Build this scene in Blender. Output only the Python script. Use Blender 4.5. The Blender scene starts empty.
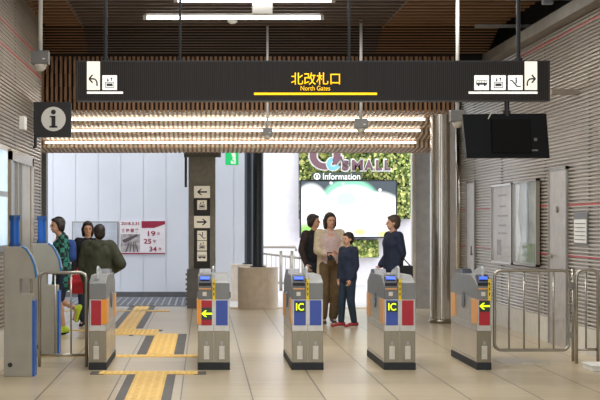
import bpy, bmesh, math, random
from mathutils import Vector, Matrix
random.seed(7)
PI = math.pi
SC = bpy.context.scene
COL = SC.collection
# ------------------------------------------------------------------ camera, world, light
F = 1550.0; EYE = 1.47; VX = 204.0; VY = 222.0
cam_d = bpy.data.cameras.new('camera'); cam = bpy.data.objects.new('camera', cam_d); COL.objects.link(cam)
cam_d.sensor_width = 36; cam_d.lens = F/600*36; cam_d.shift_x = 0.16; cam_d.shift_y = 22/600
cam_d.clip_end = 400
cam.location = (0, 0, EYE); cam.rotation_euler = (PI/2, 0, 0)
SC.camera = cam
SC.view_settings.view_transform = 'Standard'; SC.view_settings.look = 'None'
SC.view_settings.exposure = 0.35; SC.view_settings.gamma = 1; SC.view_settings.use_curve_mapping = False
w = bpy.data.worlds.new('sky'); SC.world = w; w.use_nodes = True
w.node_tree.nodes['Background'].inputs[0].default_value = (0.88, 0.93, 1.0, 1)
w.node_tree.nodes['Background'].inputs[1].default_value = 1.95
def area(name, loc, sx, sy, power, col=(1, .965, .91), rot=(0, 0, 0)):
    d = bpy.data.lights.new(name, 'AREA'); d.shape = 'RECTANGLE'; d.size = sx; d.size_y = sy
    d.energy = power; d.color = col
    o = bpy.data.objects.new(name, d); COL.objects.link(o); o.location = loc; o.rotation_euler = rot
    return o
for yy, pw in ((4.0, 30), (8.0, 45), (11.5, 72), (14.6, 92)):          # the hall's rows of ceiling lamps nearer than the frame shows
    area('hall_lamp', (0.9, yy, EYE+2.6), 5.0, .5, pw)
area('hall_lamp_far', (0.9, 17.2, EYE+2.62), 4.6, .2, 75)
area('hall_lamp_far', (0.9, 19.6, EYE+2.62), 4.6, .2, 80)

def X(px, z): return (px-VX)*z/F
def Zh(py, z): return EYE-(py-VY)*z/F
# ------------------------------------------------------------------ materials
def lin(c):
    c = c/255.0
    return c/12.92 if c <= .04045 else ((c+.055)/1.055)**2.4
MATS = {}
def mat(name, rgb, rough=.6, metal=0, emis=0, noise=.06, nscale=8, stretch=None, alpha=1, trans=0, bump=0, spec=.5):
    if name in MATS: return MATS[name]
    m = bpy.data.materials.new(name); m.use_nodes = True; nt = m.node_tree; b = nt.nodes['Principled BSDF']
    c = tuple(lin(v) for v in rgb)
    b.inputs['Roughness'].default_value = rough; b.inputs['Metallic'].default_value = metal
    b.inputs['Specular IOR Level'].default_value = spec
    b.inputs['Base Color'].default_value = c+(1,)
    if noise > 0 or bump > 0:
        tc = nt.nodes.new('ShaderNodeTexCoord'); mp = nt.nodes.new('ShaderNodeMapping')
        nz = nt.nodes.new('ShaderNodeTexNoise'); nz.inputs['Scale'].default_value = nscale; nz.inputs['Detail'].default_value = 4
        if stretch: mp.inputs['Scale'].default_value = stretch
        nt.links.new(tc.outputs['Object'], mp.inputs[0]); nt.links.new(mp.outputs[0], nz.inputs['Vector'])
        rp = nt.nodes.new('ShaderNodeValToRGB'); k = noise
        rp.color_ramp.elements[0].position = .3; rp.color_ramp.elements[1].position = .7
        rp.color_ramp.elements[0].color = tuple(v*(1-2*k) for v in c)+(1,)
        rp.color_ramp.elements[1].color = tuple(min(1, v*(1+2*k)) for v in c)+(1,)
        nt.links.new(nz.outputs['Fac'], rp.inputs[0]); nt.links.new(rp.outputs[0], b.inputs['Base Color'])
        if bump > 0:
            bp = nt.nodes.new('ShaderNodeBump'); bp.inputs['Strength'].default_value = bump; bp.inputs['Distance'].default_value = .01
            nt.links.new(nz.outputs['Fac'], bp.inputs['Height']); nt.links.new(bp.outputs[0], b.inputs['Normal'])
    if emis:
        b.inputs['Emission Color'].default_value = c+(1,); b.inputs['Emission Strength'].default_value = emis
    if alpha < 1: b.inputs['Alpha'].default_value = alpha
    if trans: b.inputs['Transmission Weight'].default_value = trans; b.inputs['IOR'].default_value = 1.45
    MATS[name] = m
    return m
lowsteel = mat('gate dark steel', (132, 124, 106), .3, .8, noise=.05, nscale=4, stretch=(30, 30, 1))
steel = mat('brushed steel', (158, 151, 138), .3, .85, noise=.05, nscale=4, stretch=(30, 30, 1))
steel_d = mat('dull steel', (150, 148, 142), .4, .7)
palesteel = mat('pale steel', (196, 186, 168), .22, .7, noise=.05, nscale=3)  # carries the floor's reflection on the gate sides; own tone on the door frame
ribsteel = mat('ribbed cladding', (170, 160, 147), .3, .5, noise=.05, nscale=2, stretch=(1, .3, 3))
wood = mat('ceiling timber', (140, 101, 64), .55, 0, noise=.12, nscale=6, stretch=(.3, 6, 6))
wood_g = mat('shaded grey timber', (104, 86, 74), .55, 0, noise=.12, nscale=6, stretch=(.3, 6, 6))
wood_l = mat('lattice timber', (158, 118, 84), .55, 0, noise=.12, nscale=6, stretch=(6, 6, .5))
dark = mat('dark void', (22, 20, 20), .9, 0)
white = mat('white paint', (232, 232, 228), .5, 0, noise=.02)
offwhite = mat('off white panel', (214, 210, 200), .5, 0, noise=.03)
beige = mat('machine beige', (168, 164, 152), .45, .15, noise=.03)
hoard = mat('hoarding white', (216, 219, 226), .4, 0, noise=.02, nscale=1)
black = mat('black paint', (26, 26, 28), .4, 0, noise=.05)
rubber = mat('black rubber', (38, 42, 48), .7, 0)
grey = mat('mid grey', (120, 120, 118), .5, 0)
greyhead = mat('gate grey plastic', (128, 130, 130), .42, .1, noise=.03)
red = mat('gate red', (176, 22, 40), .4, 0, noise=.03)
redline = mat('red stripe', (176, 62, 60), .5, 0)
blue = mat('gate blue', (58, 84, 176), .4, 0, noise=.03)
brightblue = mat('machine blue', (20, 96, 190), .35, 0, noise=.03)
orange = mat('orange panel', (234, 168, 98), .4, 0, noise=.03)
yellow = mat('yellow label', (238, 206, 20), .5, 0, noise=.02)
lime_e = mat('lit yellow green', (214, 255, 20), .5, 0, emis=1.1, noise=0)
lcd = mat('lit blue lcd', (36, 90, 220), .3, 0, emis=.45, noise=0)
yel_e = mat('lit yellow lettering', (255, 200, 0), .5, 0, emis=.85, noise=0)
white_e = mat('backlit white', (250, 250, 244), .5, 0, emis=.62, noise=0)
tube_e = mat('lamp tube', (255, 252, 246), .5, 0, emis=6, noise=0)
tube_s = mat('soffit tube', (255, 247, 236), .5, 0, emis=6, noise=0)
green_e = mat('lit exit green', (40, 200, 120), .5, 0, emis=.7, noise=0)
signface = mat('sign charcoal', (44, 38, 36), .6, 0, spec=.25, noise=.15, nscale=3, stretch=(60, 1, .5))
concrete = mat('pillar grey', (152, 151, 142), .7, 0, noise=.06, nscale=14)
stone = mat('plinth stone', (210, 194, 174), .5, 0, noise=.05, nscale=9)
tact = mat('tactile yellow', (232, 190, 100), .6, 0, noise=.08, nscale=10)
tact_l = mat('tactile ridge', (240, 202, 118), .6, 0, noise=.05)
chark = mat('dark paving strip', (84, 82, 80), .6, 0)
grate = mat('grating grey', (120, 122, 128), .5, .3)
ink = mat('pictogram ink', (48, 56, 72), .5, 0, noise=0)
skin = mat('skin', (214, 166, 138), .5, 0, noise=.03)
hairb = mat('dark hair', (40, 32, 30), .5, 0, noise=.1, nscale=30)
glass = mat('clear glass', (225, 235, 240), .03, 0, noise=0, alpha=.16)
acryl = mat('clear acrylic', (210, 218, 222), .1, 0, noise=0, alpha=.72)

def tilefloor():
    m = bpy.data.materials.new('floor tile'); m.use_nodes = True; nt = m.node_tree; b = nt.nodes['Principled BSDF']
    tc = nt.nodes.new('ShaderNodeTexCoord'); sp = nt.nodes.new('ShaderNodeSeparateXYZ'); nt.links.new(tc.outputs['Object'], sp.inputs[0])
    def joint(sock, off, pitch, wd):
        a = nt.nodes.new('ShaderNodeMath'); a.operation = 'ADD'; a.inputs[1].default_value = off; nt.links.new(sock, a.inputs[0])
        d = nt.nodes.new('ShaderNodeMath'); d.operation = 'DIVIDE'; d.inputs[1].default_value = pitch; nt.links.new(a.outputs[0], d.inputs[0])
        f = nt.nodes.new('ShaderNodeMath'); f.operation = 'FRACT'; nt.links.new(d.outputs[0], f.inputs[0])
        l = nt.nodes.new('ShaderNodeMath'); l.operation = 'LESS_THAN'; l.inputs[1].default_value = wd/pitch; nt.links.new(f.outputs[0], l.inputs[0])
        return l.outputs[0], d.outputs[0]
    jx, dx = joint(sp.outputs[0], 60-0.400, .6, .011)
    jy, dy = joint(sp.outputs[1], 60-16.34+.0, 1.09, .012)
    fx = nt.nodes.new('ShaderNodeMath'); fx.operation = 'FLOOR'; nt.links.new(dx, fx.inputs[0])
    fy = nt.nodes.new('ShaderNodeMath'); fy.operation = 'FLOOR'; nt.links.new(dy, fy.inputs[0])
    cb = nt.nodes.new('ShaderNodeCombineXYZ'); nt.links.new(fx.outputs[0], cb.inputs[0]); nt.links.new(fy.outputs[0], cb.inputs[1])
    wn = nt.nodes.new('ShaderNodeTexWhiteNoise'); nt.links.new(cb.outputs[0], wn.inputs['Vector'])
    mp = nt.nodes.new('ShaderNodeMapping'); mp.inputs['Scale'].default_value = (.6, 9, 1); nt.links.new(tc.outputs['Object'], mp.inputs[0])
    nz = nt.nodes.new('ShaderNodeTexNoise'); nz.inputs['Scale'].default_value = 1.6; nz.inputs['Detail'].default_value = 5; nt.links.new(mp.outputs[0], nz.inputs['Vector'])
    av = nt.nodes.new('ShaderNodeMath'); av.operation = 'ADD'; nt.links.new(nz.outputs['Fac'], av.inputs[0])
    hw = nt.nodes.new('ShaderNodeMath'); hw.operation = 'MULTIPLY'; hw.inputs[1].default_value = .22; nt.links.new(wn.outputs['Value'], hw.inputs[0])
    nt.links.new(hw.outputs[0], av.inputs[1])
    rp = nt.nodes.new('ShaderNodeValToRGB'); rp.color_ramp.elements[0].position = .35; rp.color_ramp.elements[1].position = .95
    rp.color_ramp.elements[0].color = tuple(lin(v) for v in (178, 163, 134))+(1,)
    rp.color_ramp.elements[1].color = tuple(lin(v) for v in (204, 190, 162))+(1,)
    nt.links.new(av.outputs[0], rp.inputs[0])
    mx = nt.nodes.new('ShaderNodeMix'); mx.data_type = 'RGBA'
    j = nt.nodes.new('ShaderNodeMath'); j.operation = 'MAXIMUM'; nt.links.new(jx, j.inputs[0])
    jh = nt.nodes.new('ShaderNodeMath'); jh.operation = 'MULTIPLY'; jh.inputs[1].default_value = .45; nt.links.new(jy, jh.inputs[0]); nt.links.new(jh.outputs[0], j.inputs[1])
    nt.links.new(j.outputs[0], mx.inputs['Factor']); nt.links.new(rp.outputs[0], mx.inputs['A'])
    mx.inputs['B'].default_value = tuple(lin(v) for v in (84, 76, 66))+(1,)
    nt.links.new(mx.outputs['Result'], b.inputs['Base Color'])
    b.inputs['Roughness'].default_value = .28
    return m
# ------------------------------------------------------------------ mesh helpers
class MB:
    def __init__(s): s.bm = bmesh.new()
    def box(s, x0, x1, y0, y1, z0, z1):
        vs = [s.bm.verts.new(p) for p in ((x0,y0,z0),(x1,y0,z0),(x1,y1,z0),(x0,y1,z0),(x0,y0,z1),(x1,y0,z1),(x1,y1,z1),(x0,y1,z1))]
        for f in ((0,3,2,1),(4,5,6,7),(0,1,5,4),(1,2,6,5),(2,3,7,6),(3,0,4,7)): s.bm.faces.new([vs[i] for i in f])
        return s
    def prism(s, pts, a, b, axis='x'):
        """polygon pts extruded from a to b along axis: x -> pts are (y,z); y -> (x,z); z -> (x,y)"""
        def mk(p, t):
            return (t, p[0], p[1]) if axis == 'x' else ((p[0], t, p[1]) if axis == 'y' else (p[0], p[1], t))
        A = [s.bm.verts.new(mk(p, a)) for p in pts]; B = [s.bm.verts.new(mk(p, b)) for p in pts]
        n = len(pts)
        s.bm.faces.new(A); s.bm.faces.new(B[::-1])
        for i in range(n): s.bm.faces.new([A[i], B[i], B[(i+1) % n], A[(i+1) % n]])
        return s
    def cyl(s, c, r, h, n=24, axis='z', r2=None):
        r2 = r if r2 is None else r2
        A = []; B = []
        for i in range(n):
            a = 2*PI*i/n; u, v = math.cos(a), math.sin(a)
            if axis == 'z': A.append((c[0]+r*u, c[1]+r*v, c[2])); B.append((c[0]+r2*u, c[1]+r2*v, c[2]+h))
            elif axis == 'y': A.append((c[0]+r*u, c[1], c[2]+r*v)); B.append((c[0]+r2*u, c[1]+h, c[2]+r2*v))
            else: A.append((c[0], c[1]+r*u, c[2]+r*v)); B.append((c[0]+h, c[1]+r2*u, c[2]+r2*v))
        A = [s.bm.verts.new(p) for p in A]; B = [s.bm.verts.new(p) for p in B]
        s.bm.faces.new(A); s.bm.faces.new(B[::-1])
        for i in range(n): s.bm.faces.new([A[i], B[i], B[(i+1) % n], A[(i+1) % n]])
        return s
    def tube(s, pts, r, n=12, closed=False):
        pts = [Vector(p) for p in pts]; rings = []; N = len(pts)
        nrm = None
        for i, p in enumerate(pts):
            if closed: t = (pts[(i+1) % N]-pts[i-1]).normalized()
            else: t = (pts[min(i+1, N-1)]-pts[max(i-1, 0)]).normalized()
            if nrm is None: nrm = t.orthogonal().normalized()
            nrm = (nrm-t*nrm.dot(t)).normalized(); bn = t.cross(nrm)
            rings.append([s.bm.verts.new(p+nrm*(r*math.cos(2*PI*k/n))+bn*(r*math.sin(2*PI*k/n))) for k in range(n)])
        for i in range(N if closed else N-1):
            a, b = rings[i], rings[(i+1) % N]
            for k in range(n): s.bm.faces.new([a[k], a[(k+1) % n], b[(k+1) % n], b[k]])
        if not closed: s.bm.faces.new(rings[0][::-1]); s.bm.faces.new(rings[-1])
        return s
    def ball(s, c, r, sub=2, sc=(1, 1, 1), rot=None):
        M = Matrix.Translation(c) @ (rot.to_4x4() if rot else Matrix()) @ Matrix.Diagonal((sc[0], sc[1], sc[2], 1))
        bmesh.ops.create_icosphere(s.bm, subdivisions=sub, radius=r, matrix=M); return s
    def cap(s, a, b, ra, rb, sub=2, n=14):
        a, b = Vector(a), Vector(b); s.ball(a, ra, sub); s.ball(b, rb, sub)
        t = (b-a)
        if t.length < 1e-4: return s
        t.normalize(); u = t.orthogonal().normalized(); v = t.cross(u)
        A = [s.bm.verts.new(a+(u*math.cos(2*PI*k/n)+v*math.sin(2*PI*k/n))*ra) for k in range(n)]
        B = [s.bm.verts.new(b+(u*math.cos(2*PI*k/n)+v*math.sin(2*PI*k/n))*rb) for k in range(n)]
        s.bm.faces.new(A[::-1]); s.bm.faces.new(B)
        for k in range(n): s.bm.faces.new([A[k], A[(k+1) % n], B[(k+1) % n], B[k]])
        return s
    def build(s, name, m, parent=None, bevel=0, smooth=False, remesh=0, sm_it=2):
        bmesh.ops.recalc_face_normals(s.bm, faces=s.bm.faces)
        me = bpy.data.meshes.new(name); s.bm.to_mesh(me); s.bm.free()
        if remesh:
            t = bpy.data.objects.new('tmp', me); COL.objects.link(t)
            r = t.modifiers.new('r', 'REMESH'); r.mode = 'VOXEL'; r.voxel_size = remesh
            q = t.modifiers.new('s', 'SMOOTH'); q.factor = .5; q.iterations = sm_it
            dg = bpy.context.evaluated_depsgraph_get(); dg.update()
            me2 = bpy.data.meshes.new_from_object(t.evaluated_get(dg)); bpy.data.objects.remove(t); bpy.data.meshes.remove(me)
            me = me2; me.name = name; smooth = True
        me.materials.clear(); me.materials.append(m)
        for p in me.polygons: p.use_smooth = smooth
        o = bpy.data.objects.new(name, me); COL.objects.link(o)
        if parent: o.parent = parent
        if bevel:
            bv = o.modifiers.new('bevel', 'BEVEL'); bv.width = bevel; bv.segments = 2; bv.limit_method = 'ANGLE'; bv.angle_limit = .6
        return o
def tag(o, label, cat, group=None):
    o['label'] = label; o['category'] = cat
    if group: o['group'] = group
    return o
def struct(o): o['kind'] = 'structure'; return o
def empty(name, loc, label=None, cat=None, group=None, rz=0):
    o = bpy.data.objects.new(name, None); COL.objects.link(o); o.location = loc; o.rotation_euler = (0, 0, rz)
    o.empty_display_size = .1
    if label: tag(o, label, cat, group)
    return o
def text(name, s, m, parent, cx, cz, y, h, w_=None, ext=.003, facing='-y', bold=0):
    """flat lettering centred at local (cx, cz), on plane y, facing the camera side; h = height of the glyph box, w_ = width"""
    cu = bpy.data.curves.new(name, 'FONT'); cu.body = s; cu.size = 1; cu.extrude = 0; cu.offset = bold
    t = bpy.data.objects.new(name, cu); COL.objects.link(t)
    dg = bpy.context.evaluated_depsgraph_get(); dg.update()
    me = bpy.data.meshes.new_from_object(t.evaluated_get(dg)); bpy.data.objects.remove(t)
    xs = [v.co.x for v in me.vertices]; ys = [v.co.y for v in me.vertices]
    x0, x1, y0, y1 = min(xs), max(xs), min(ys), max(ys)
    sz = h/(y1-y0); sx = (w_/(x1-x0)) if w_ else sz
    for v in me.vertices:
        a = (v.co.x-(x0+x1)/2)*sx; b = (v.co.y-(y0+y1)/2)*sz
        if facing == '-y': v.co = (cx+a, y, cz+b)
        elif facing == '-x': v.co = (y, cx-a, cz+b)
    bm = bmesh.new(); bm.from_mesh(me)
    d = (0, -ext, 0) if facing == '-y' else (-ext, 0, 0)
    r = bmesh.ops.extrude_face_region(bm, geom=bm.faces[:])
    bmesh.ops.translate(bm, vec=d, verts=[e for e in r['geom'] if isinstance(e, bmesh.types.BMVert)])
    bmesh.ops.recalc_face_normals(bm, faces=bm.faces)
    bm.to_mesh(me); bm.free(); me.materials.clear(); me.materials.append(m); me.name = name
    o = bpy.data.objects.new(name, me); COL.objects.link(o); o.parent = parent
    return o
# ------------------------------------------------------------------ the setting
XL, XR = -2.18, 4.22
CH = EYE+2.70
struct(MB().box(-9, 12, -3, 60, -.2, 0).build('floor', tilefloor()))
# paler outdoor paving beyond the station
out = mat('outdoor paving', (206, 202, 198), .35, 0, noise=.04, nscale=2)
o = MB().box(-9, 12, 26.6, 60, 0, .004).build('floor_outdoor', out); struct(o)

def ribbed(name, x, sgn, y0, y1, z1, z0=.3):
    """wall of horizontal ribs; sgn = direction the face looks"""
    pr = [(x, z0)]; z = z0; p = .043
    while z < z1:
        pr += [(x+sgn*.004, z+.006), (x+sgn*.006, z+.014), (x+sgn*.004, z+.022), (x, z+.028), (x-sgn*.02, z+.031), (x-sgn*.02, z+.040), (x, z+p)]; z += p
    pr += [(x-sgn*.15, z), (x-sgn*.15, z0)]
    return MB().prism(pr, y0, y1, 'y').build(name, ribsteel)
struct(ribbed('wall_right', XR, -1, 3, 25.5, EYE+2.35))
struct(ribbed('wall_left', XL, 1, 3, 20.65, EYE+2.75))
struct(MB().box(XR-.015, XR+.15, 3, 25.5, 0, .3).build('baseboard_right', offwhite))
struct(MB().box(XL-.15, XL+.015, 3, 20.65, 0, .3).build('baseboard_left', offwhite))
for h in (2.2, .196, -.39):
    struct(MB().box(XR-.006, XR+.02, 3, 25.5, EYE+h-.009, EYE+h+.009).build('trim_1', redline))
for h in (2.18, 1.92):
    struct(MB().box(XL-.02, XL+.006, 3, 20.65, EYE+h-.009, EYE+h+.009).build('trim_2', redline))
# vertical joints of the cladding
for y in (10.2, 13.1, 17.0, 19.2, 22.0, 24.2):
    struct(MB().box(XR-.003, XR+.02, y, y+.014, .3, EYE+2.35).build('trim_3', steel_d))
for y in (11.0, 14.0, 17.9):
    struct(MB().box(XL-.02, XL+.003, y, y+.014, .3, EYE+2.75).build('trim_3', steel_d))
# left wall return and the wider bay behind it
struct(MB().box(-2.95, XL, 20.65, 20.8, 0, EYE+2.75).build('wall_left_return', grey))
struct(MB().box(-2.95, -2.8, 20.8, 26.7, 0, EYE+2.75).build('wall_left_bay', concrete))
struct(MB().box(X(41, 26.5), X(46.5, 26.5), 26.45, 26.75, 0, EYE+1.25).build('trim_4', grey))
# right wall end
cornermat = mat('polished corner', (205, 200, 190), .15, .9, noise=0)
struct(MB().cyl((XR-.02, 25.5, 0), .06, EYE+2.3, 20).build('trim_5', cornermat, smooth=True))
struct(MB().box(X(428, 26.6), 4.6, 26.6, 26.8, 0, EYE+1.9).build('wall_back', mat('taupe panel', (120, 108, 98), .6)))
struct(MB().box(X(414.5, 26.5), X(429, 26.5), 26.3, 26.6, 0, EYE+1.4).build('trim_6', mat('jamb grey', (150, 146, 142), .4, .3)))
struct(MB().box(X(411, 26.5), X(415, 26.5), 26.35, 26.55, 0, EYE+1.4).build('trim_7', white))
struct(MB().box(XR-.16, XR+.2, 3, 25.5, EYE+2.30, EYE+2.44).build('trim_8', mat('eaves rail', (128, 124, 116), .5)))
# ceiling slats
def slats(name, x0, x1, m):
    b = MB(); y = 5.0
    while y < 21.4:
        b.box(x0, x1, y, y+.08, CH-.010, CH+.012); y += .3
    for k in range(10):                             # louvre that drops to the head of the lattice
        t = k/10; yy = 21.45+t*.95; hh = EYE+2.68-t*.27
        b.box(-2.9 if x0 < -2 else x0, x1, yy, yy+.04, hh-.006, hh+.006)
    return struct(b.build(name, m))
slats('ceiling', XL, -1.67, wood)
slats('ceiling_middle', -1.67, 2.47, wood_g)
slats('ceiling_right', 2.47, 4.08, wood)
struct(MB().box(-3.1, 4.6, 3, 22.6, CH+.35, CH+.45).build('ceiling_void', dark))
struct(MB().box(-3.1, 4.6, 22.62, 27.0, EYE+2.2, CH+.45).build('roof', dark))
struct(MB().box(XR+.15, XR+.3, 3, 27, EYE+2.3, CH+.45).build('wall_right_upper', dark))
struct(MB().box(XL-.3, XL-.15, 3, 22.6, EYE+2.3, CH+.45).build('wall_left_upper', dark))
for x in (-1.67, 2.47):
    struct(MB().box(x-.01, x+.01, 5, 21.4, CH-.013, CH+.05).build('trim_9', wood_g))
# timber lattice above the opening
b = MB(); zl = 22.5; x = -2.75; k = 0
while x < 3.62:
    hb, ht = 1.60, 2.40; rows = [(hb, hb+.17), (hb+.17, hb+.36), (hb+.36, hb+.55), (hb+.55, hb+.74), (hb+.74, ht)]
    for r_, (a, c) in enumerate(rows):
        d = .05 if (r_+k) % 2 else 0
        b.box(x, x+.034, zl-.06+d, zl+d, EYE+a, EYE+c)
    x += .066; k += 1
struct(b.build('trim_10', wood_l))
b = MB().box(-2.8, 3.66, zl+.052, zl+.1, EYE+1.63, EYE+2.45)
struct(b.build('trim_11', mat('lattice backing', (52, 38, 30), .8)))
# stepped soffit of slats over the opening
prof = [(22.56, 1.625), (23.56, 1.585), (23.56, 1.50), (24.06, 1.445), (24.06, 1.36), (24.56, 1.29), (24.56, 1.17), (25.3, 1.125), (26.25, 1.175)]
b = MB(); x = -2.72
while x < 3.62:
    pts = [(y, EYE+h) for y, h in prof]+[(y+.012, EYE+h+.014) for y, h in prof[::-1]]
    b.prism(pts, x, x+.031, 'x'); x += .072
struct(b.build('trim_12', wood_l))
pts = [(y+.014, EYE+h+.016) for y, h in prof]+[(y+.05, EYE+h+.07) for y, h in prof[::-1]]
struct(MB().prism(pts, -2.75, 3.6, 'x').build('trim_13', mat('soffit board', (246, 238, 222), .6)))
lk = ('upper', 'middle', 'lower')
for i, (y, h, xr) in enumerate(((23.5, 1.558, 3.34), (24.0, 1.418, 3.34), (24.5, 1.258, 3.34))):
    t = empty('strip_light', (0, y, EYE+h), 'long white strip light across the timber soffit, %s of the three rows' % lk[i], 'light', 'strip lights in the timber soffit')
    MB().tube([(-2.5, 0, 0), (xr, 0, 0)], .017, 10).build('tube', tube_s, t)
    MB().box(-2.52, xr+.02, .022, .045, -.02, .02).build('housing', white, t)
# dark header over the pillars
struct(MB().box(X(184, 26.4), X(221, 26.4), 26.32, 26.6, Zh(157, 26.4), Zh(151, 26.4)).build('trim_14', mat('header grey', (96, 96, 92), .6)))

# ---- left door opening and window in the left wall
dz0, dz1 = 17.2, 19.45
def wbox(x0, x1, y0, y1, z0, z1): return MB().box(x0, x1, y0, y1, z0, z1)
d = struct(wbox(XL-.02, XL+.02, 18.35, 19.25, .02, 2.2).build('door_1', mat('steel door leaf', (188, 184, 176), .3, .6, noise=.04)))
MB().box(XL-.02, XL+.045, dz0, dz0+.1, 0, 2.26).box(XL-.02, XL+.045, dz1-.14, dz1, 0, 2.26).box(XL-.02, XL+.045, dz0, dz1, 2.16, 2.28).build('door_frame', palesteel, d)
MB().box(XL-.02, XL+.012, 17.32, 18.34, .02, 2.16).build('side_panel', mat('lift dark glass', (92, 88, 80), .1, .3), d)
MB().box(XL+.012, XL+.03, 17.9, 17.95, .02, 2.16).box(XL+.012, XL+.03, 18.32, 18.36, .02, 2.16).build('mullion', steel, d)
wn = struct(wbox(XL-.02, XL+.03, 15.2, 17.0, 1.15, 2.3).build('window_1', mat('window frame steel', (170, 172, 172), .3, .6)))
MB().box(XL+.03, XL+.034, 15.3, 16.92, 1.22, 1.74).box(XL+.03, XL+.034, 15.3, 16.92, 1.80, 2.24).build('window_pane', mat('lit office glass', (196, 220, 236), .1, 0, emis=.5, noise=.1, nscale=3), wn)
# ---- right wall doors and fittings
d = struct(wbox(XR-.02, XR+.02, 17.98, 18.85, 0, 2.08).build('door_2', mat('door taupe', (176, 168, 158), .35, .5)))
MB().box(XR-.03, XR, 17.93, 17.98, 0, 2.12).box(XR-.03, XR, 18.85, 18.9, 0, 2.12).box(XR-.03, XR, 17.93, 18.9, 2.08, 2.12).build('door_frame', steel_d, d)
MB().cyl((XR-.03, 18.72, 1.06), .03, .01, 14, 'x').tube([(XR-.06, 18.74, 1.06), (XR-.06, 18.6, 1.06)], .012).box(XR-.06, XR-.02, 18.72, 18.745, 1.05, 1.07).build('door_handle', steel, d)
MB().cyl((XR-.035, 18.42, 1.62), .04, .02, 18, 'x').build('door_viewer', grey, d)
d = struct(wbox(XR-.02, XR+.02, 24.1, 24.75, 0, 2.08).build('door_3', MATS['door taupe']))
MB().box(XR-.03, XR, 24.05, 24.1, 0, 2.12).box(XR-.03, XR, 24.75, 24.8, 0, 2.12).build('door_frame', steel_d, d)
MB().tube([(XR-.05, 24.2, .95), (XR-.05, 24.2, 1.1)], .012).box(XR-.05, XR-.02, 24.19, 24.21, .96, .98).build('door_handle', steel, d)

# ------------------------------------------------------------------ tactile paving
b = MB(); rg = MB(); dk = MB()
def strip(y0, y1, x0, x1):
    b.box(x0, x1, y0, y1, 0, .006)
    n = max(1, int(round((x1-x0)/.075)))
    for k in range(n):
        xc = x0+(k+.5)*(x1-x0)/n; rg.box(xc-.014, xc+.014, y0+.02, y1-.02, .006, .010)
def dots(y0, y1, x0, x1):
    b.box(x0, x1, y0, y1, 0, .006)
    x = x0+.03
    while x < x1-.02:
        y = y0+.03
        while y < y1-.01: rg.cyl((x, y, .006), .02, .005, 8, r2=.012); y += .06
        x += .06
y1a = 15.19
strip(9.5, y1a+.05, X(124.5, 12.8), X(161, 12.8)); dk.box(X(115, 12.8), X(124.5, 12.8), 9.5, y1a-.28, 0, .005).box(X(161, 12.8), X(171, 12.8), 9.5, y1a-.28, 0, .005)
dots(14.93, y1a+.05, -1.02, X(124.5, 12.8)-.002); dots(14.93, y1a+.05, X(161, 12.8)+.002, -.06); dk.box(-1.1, -.97, 14.93, 15.2, 0, .0055).box(-.1, .02, 14.93, 15.2, 0, .0055)
dots(16.86, 17.12, -1.02, .0)
sx0, sx1 = X(147, 17.3), X(174, 17.3)
strip(17.12, 20.35, sx0, sx1); dk.box(sx0-.11, sx0, 17.12, 20.0, 0, .005).box(sx1, sx1+.11, 17.12, 20.3, 0, .005)
dots(20.15, 21.1, X(108, 20.5), X(158, 20.5)); dk.box(X(130, 20.3), X(134, 20.3), 20.0, 20.2, 0, .0055).box(X(158, 20.5), X(161.5, 20.5), 20.85, 21.1, 0, .0055)
sx0, sx1 = X(118, 21.5), X(136, 21.5)
strip(21.1, 27.3, sx0, sx1); dk.box(sx0-.1, sx0, 21.4, 27.3, 0, .0045).box(sx1, sx1+.1, 21.4, 27.3, 0, .0045)
dots(25.4, 25.75, X(135, 25.6), X(170, 25.6)); b.box(-2.3, X(117, 21.5), 20.95, 21.1, 0, .006).box(-2.3, X(117, 21.5), 25.5, 25.7, 0, .006)
b.box(.25, 3.2, 26.35, 26.45, 0, .006)
b.box(-1.9, -1.2, 16.9, 17.02, 0, .004)
t = struct(b.build('tactile_paving', tact)); rg.build('raised_marks', tact_l, t)
dk.build('border_strip', chark, t)
# floor hatch by the right fence
o = MB().box(X(500, 16.2), X(546, 16.2), 16.0, 16.7, 0, .004).build('floor_hatch', mat('hatch steel', (198, 192, 180), .3, .3))
tag(o, 'pale metal hatch cover set in the tiled floor under the right gate fence', 'hatch cover')
o = MB().box(0.01, 1.2, 0, .42, 0, .05).box(0, 1.2, -.02, .44, .05, .062).build('floor_slab', white, bevel=.008)
o.location = (X(594.5, 15.1), 15.2, 0)
tag(o, 'low white slab on the floor at the right edge of the picture', 'slab')

# ------------------------------------------------------------------ beyond the opening
HZ = 30.0
b = MB(); x = X(-40, HZ); p = 22.6*HZ/F; x = X(53, HZ)-p*4
while x < X(246, HZ)-.02:
    b.box(x+.004, min(x+p-.004, X(247, HZ)), HZ, HZ+.04, .12, 3.6); x += p
b.box(X(53, HZ)-p*4, X(246, HZ), HZ+.015, HZ+.06, .12, 3.6)
h = struct(b.build('wall_hoarding', hoard))
struct(MB().box(X(53, HZ)-p*4, X(246, HZ), HZ-.04, HZ+.1, 0, .12).build('baseboard_hoarding', mat('footing grey', (90, 90, 92), .6)))
# drainage grating in front
b = MB(); y0, y1 = 26.9, 29.9
b.box(-4, X(187, 28), y0, y1, .004, .008)
g = struct(b.build('floor_grating', mat('grating bed', (92, 92, 98), .6)))
b = MB(); x = -4
while x < X(187, 28): b.box(x, x+.03, y0, y1, .008, .02); x += .12
for k in range(12): b.box(-4, X(187, 28), y0+k*.27, y0+k*.27+.06, .008, .022)
b.build('grating_bars', mat('grating bar', (150, 152, 158), .4, .4), g)
PZ = 36.0
struct(MB().box(X(244, PZ), 9, PZ, PZ+.3, 0, 4.2).build('wall_mall', mat('mall wall', (236, 230, 234), .5, 0, noise=.02)))
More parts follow.
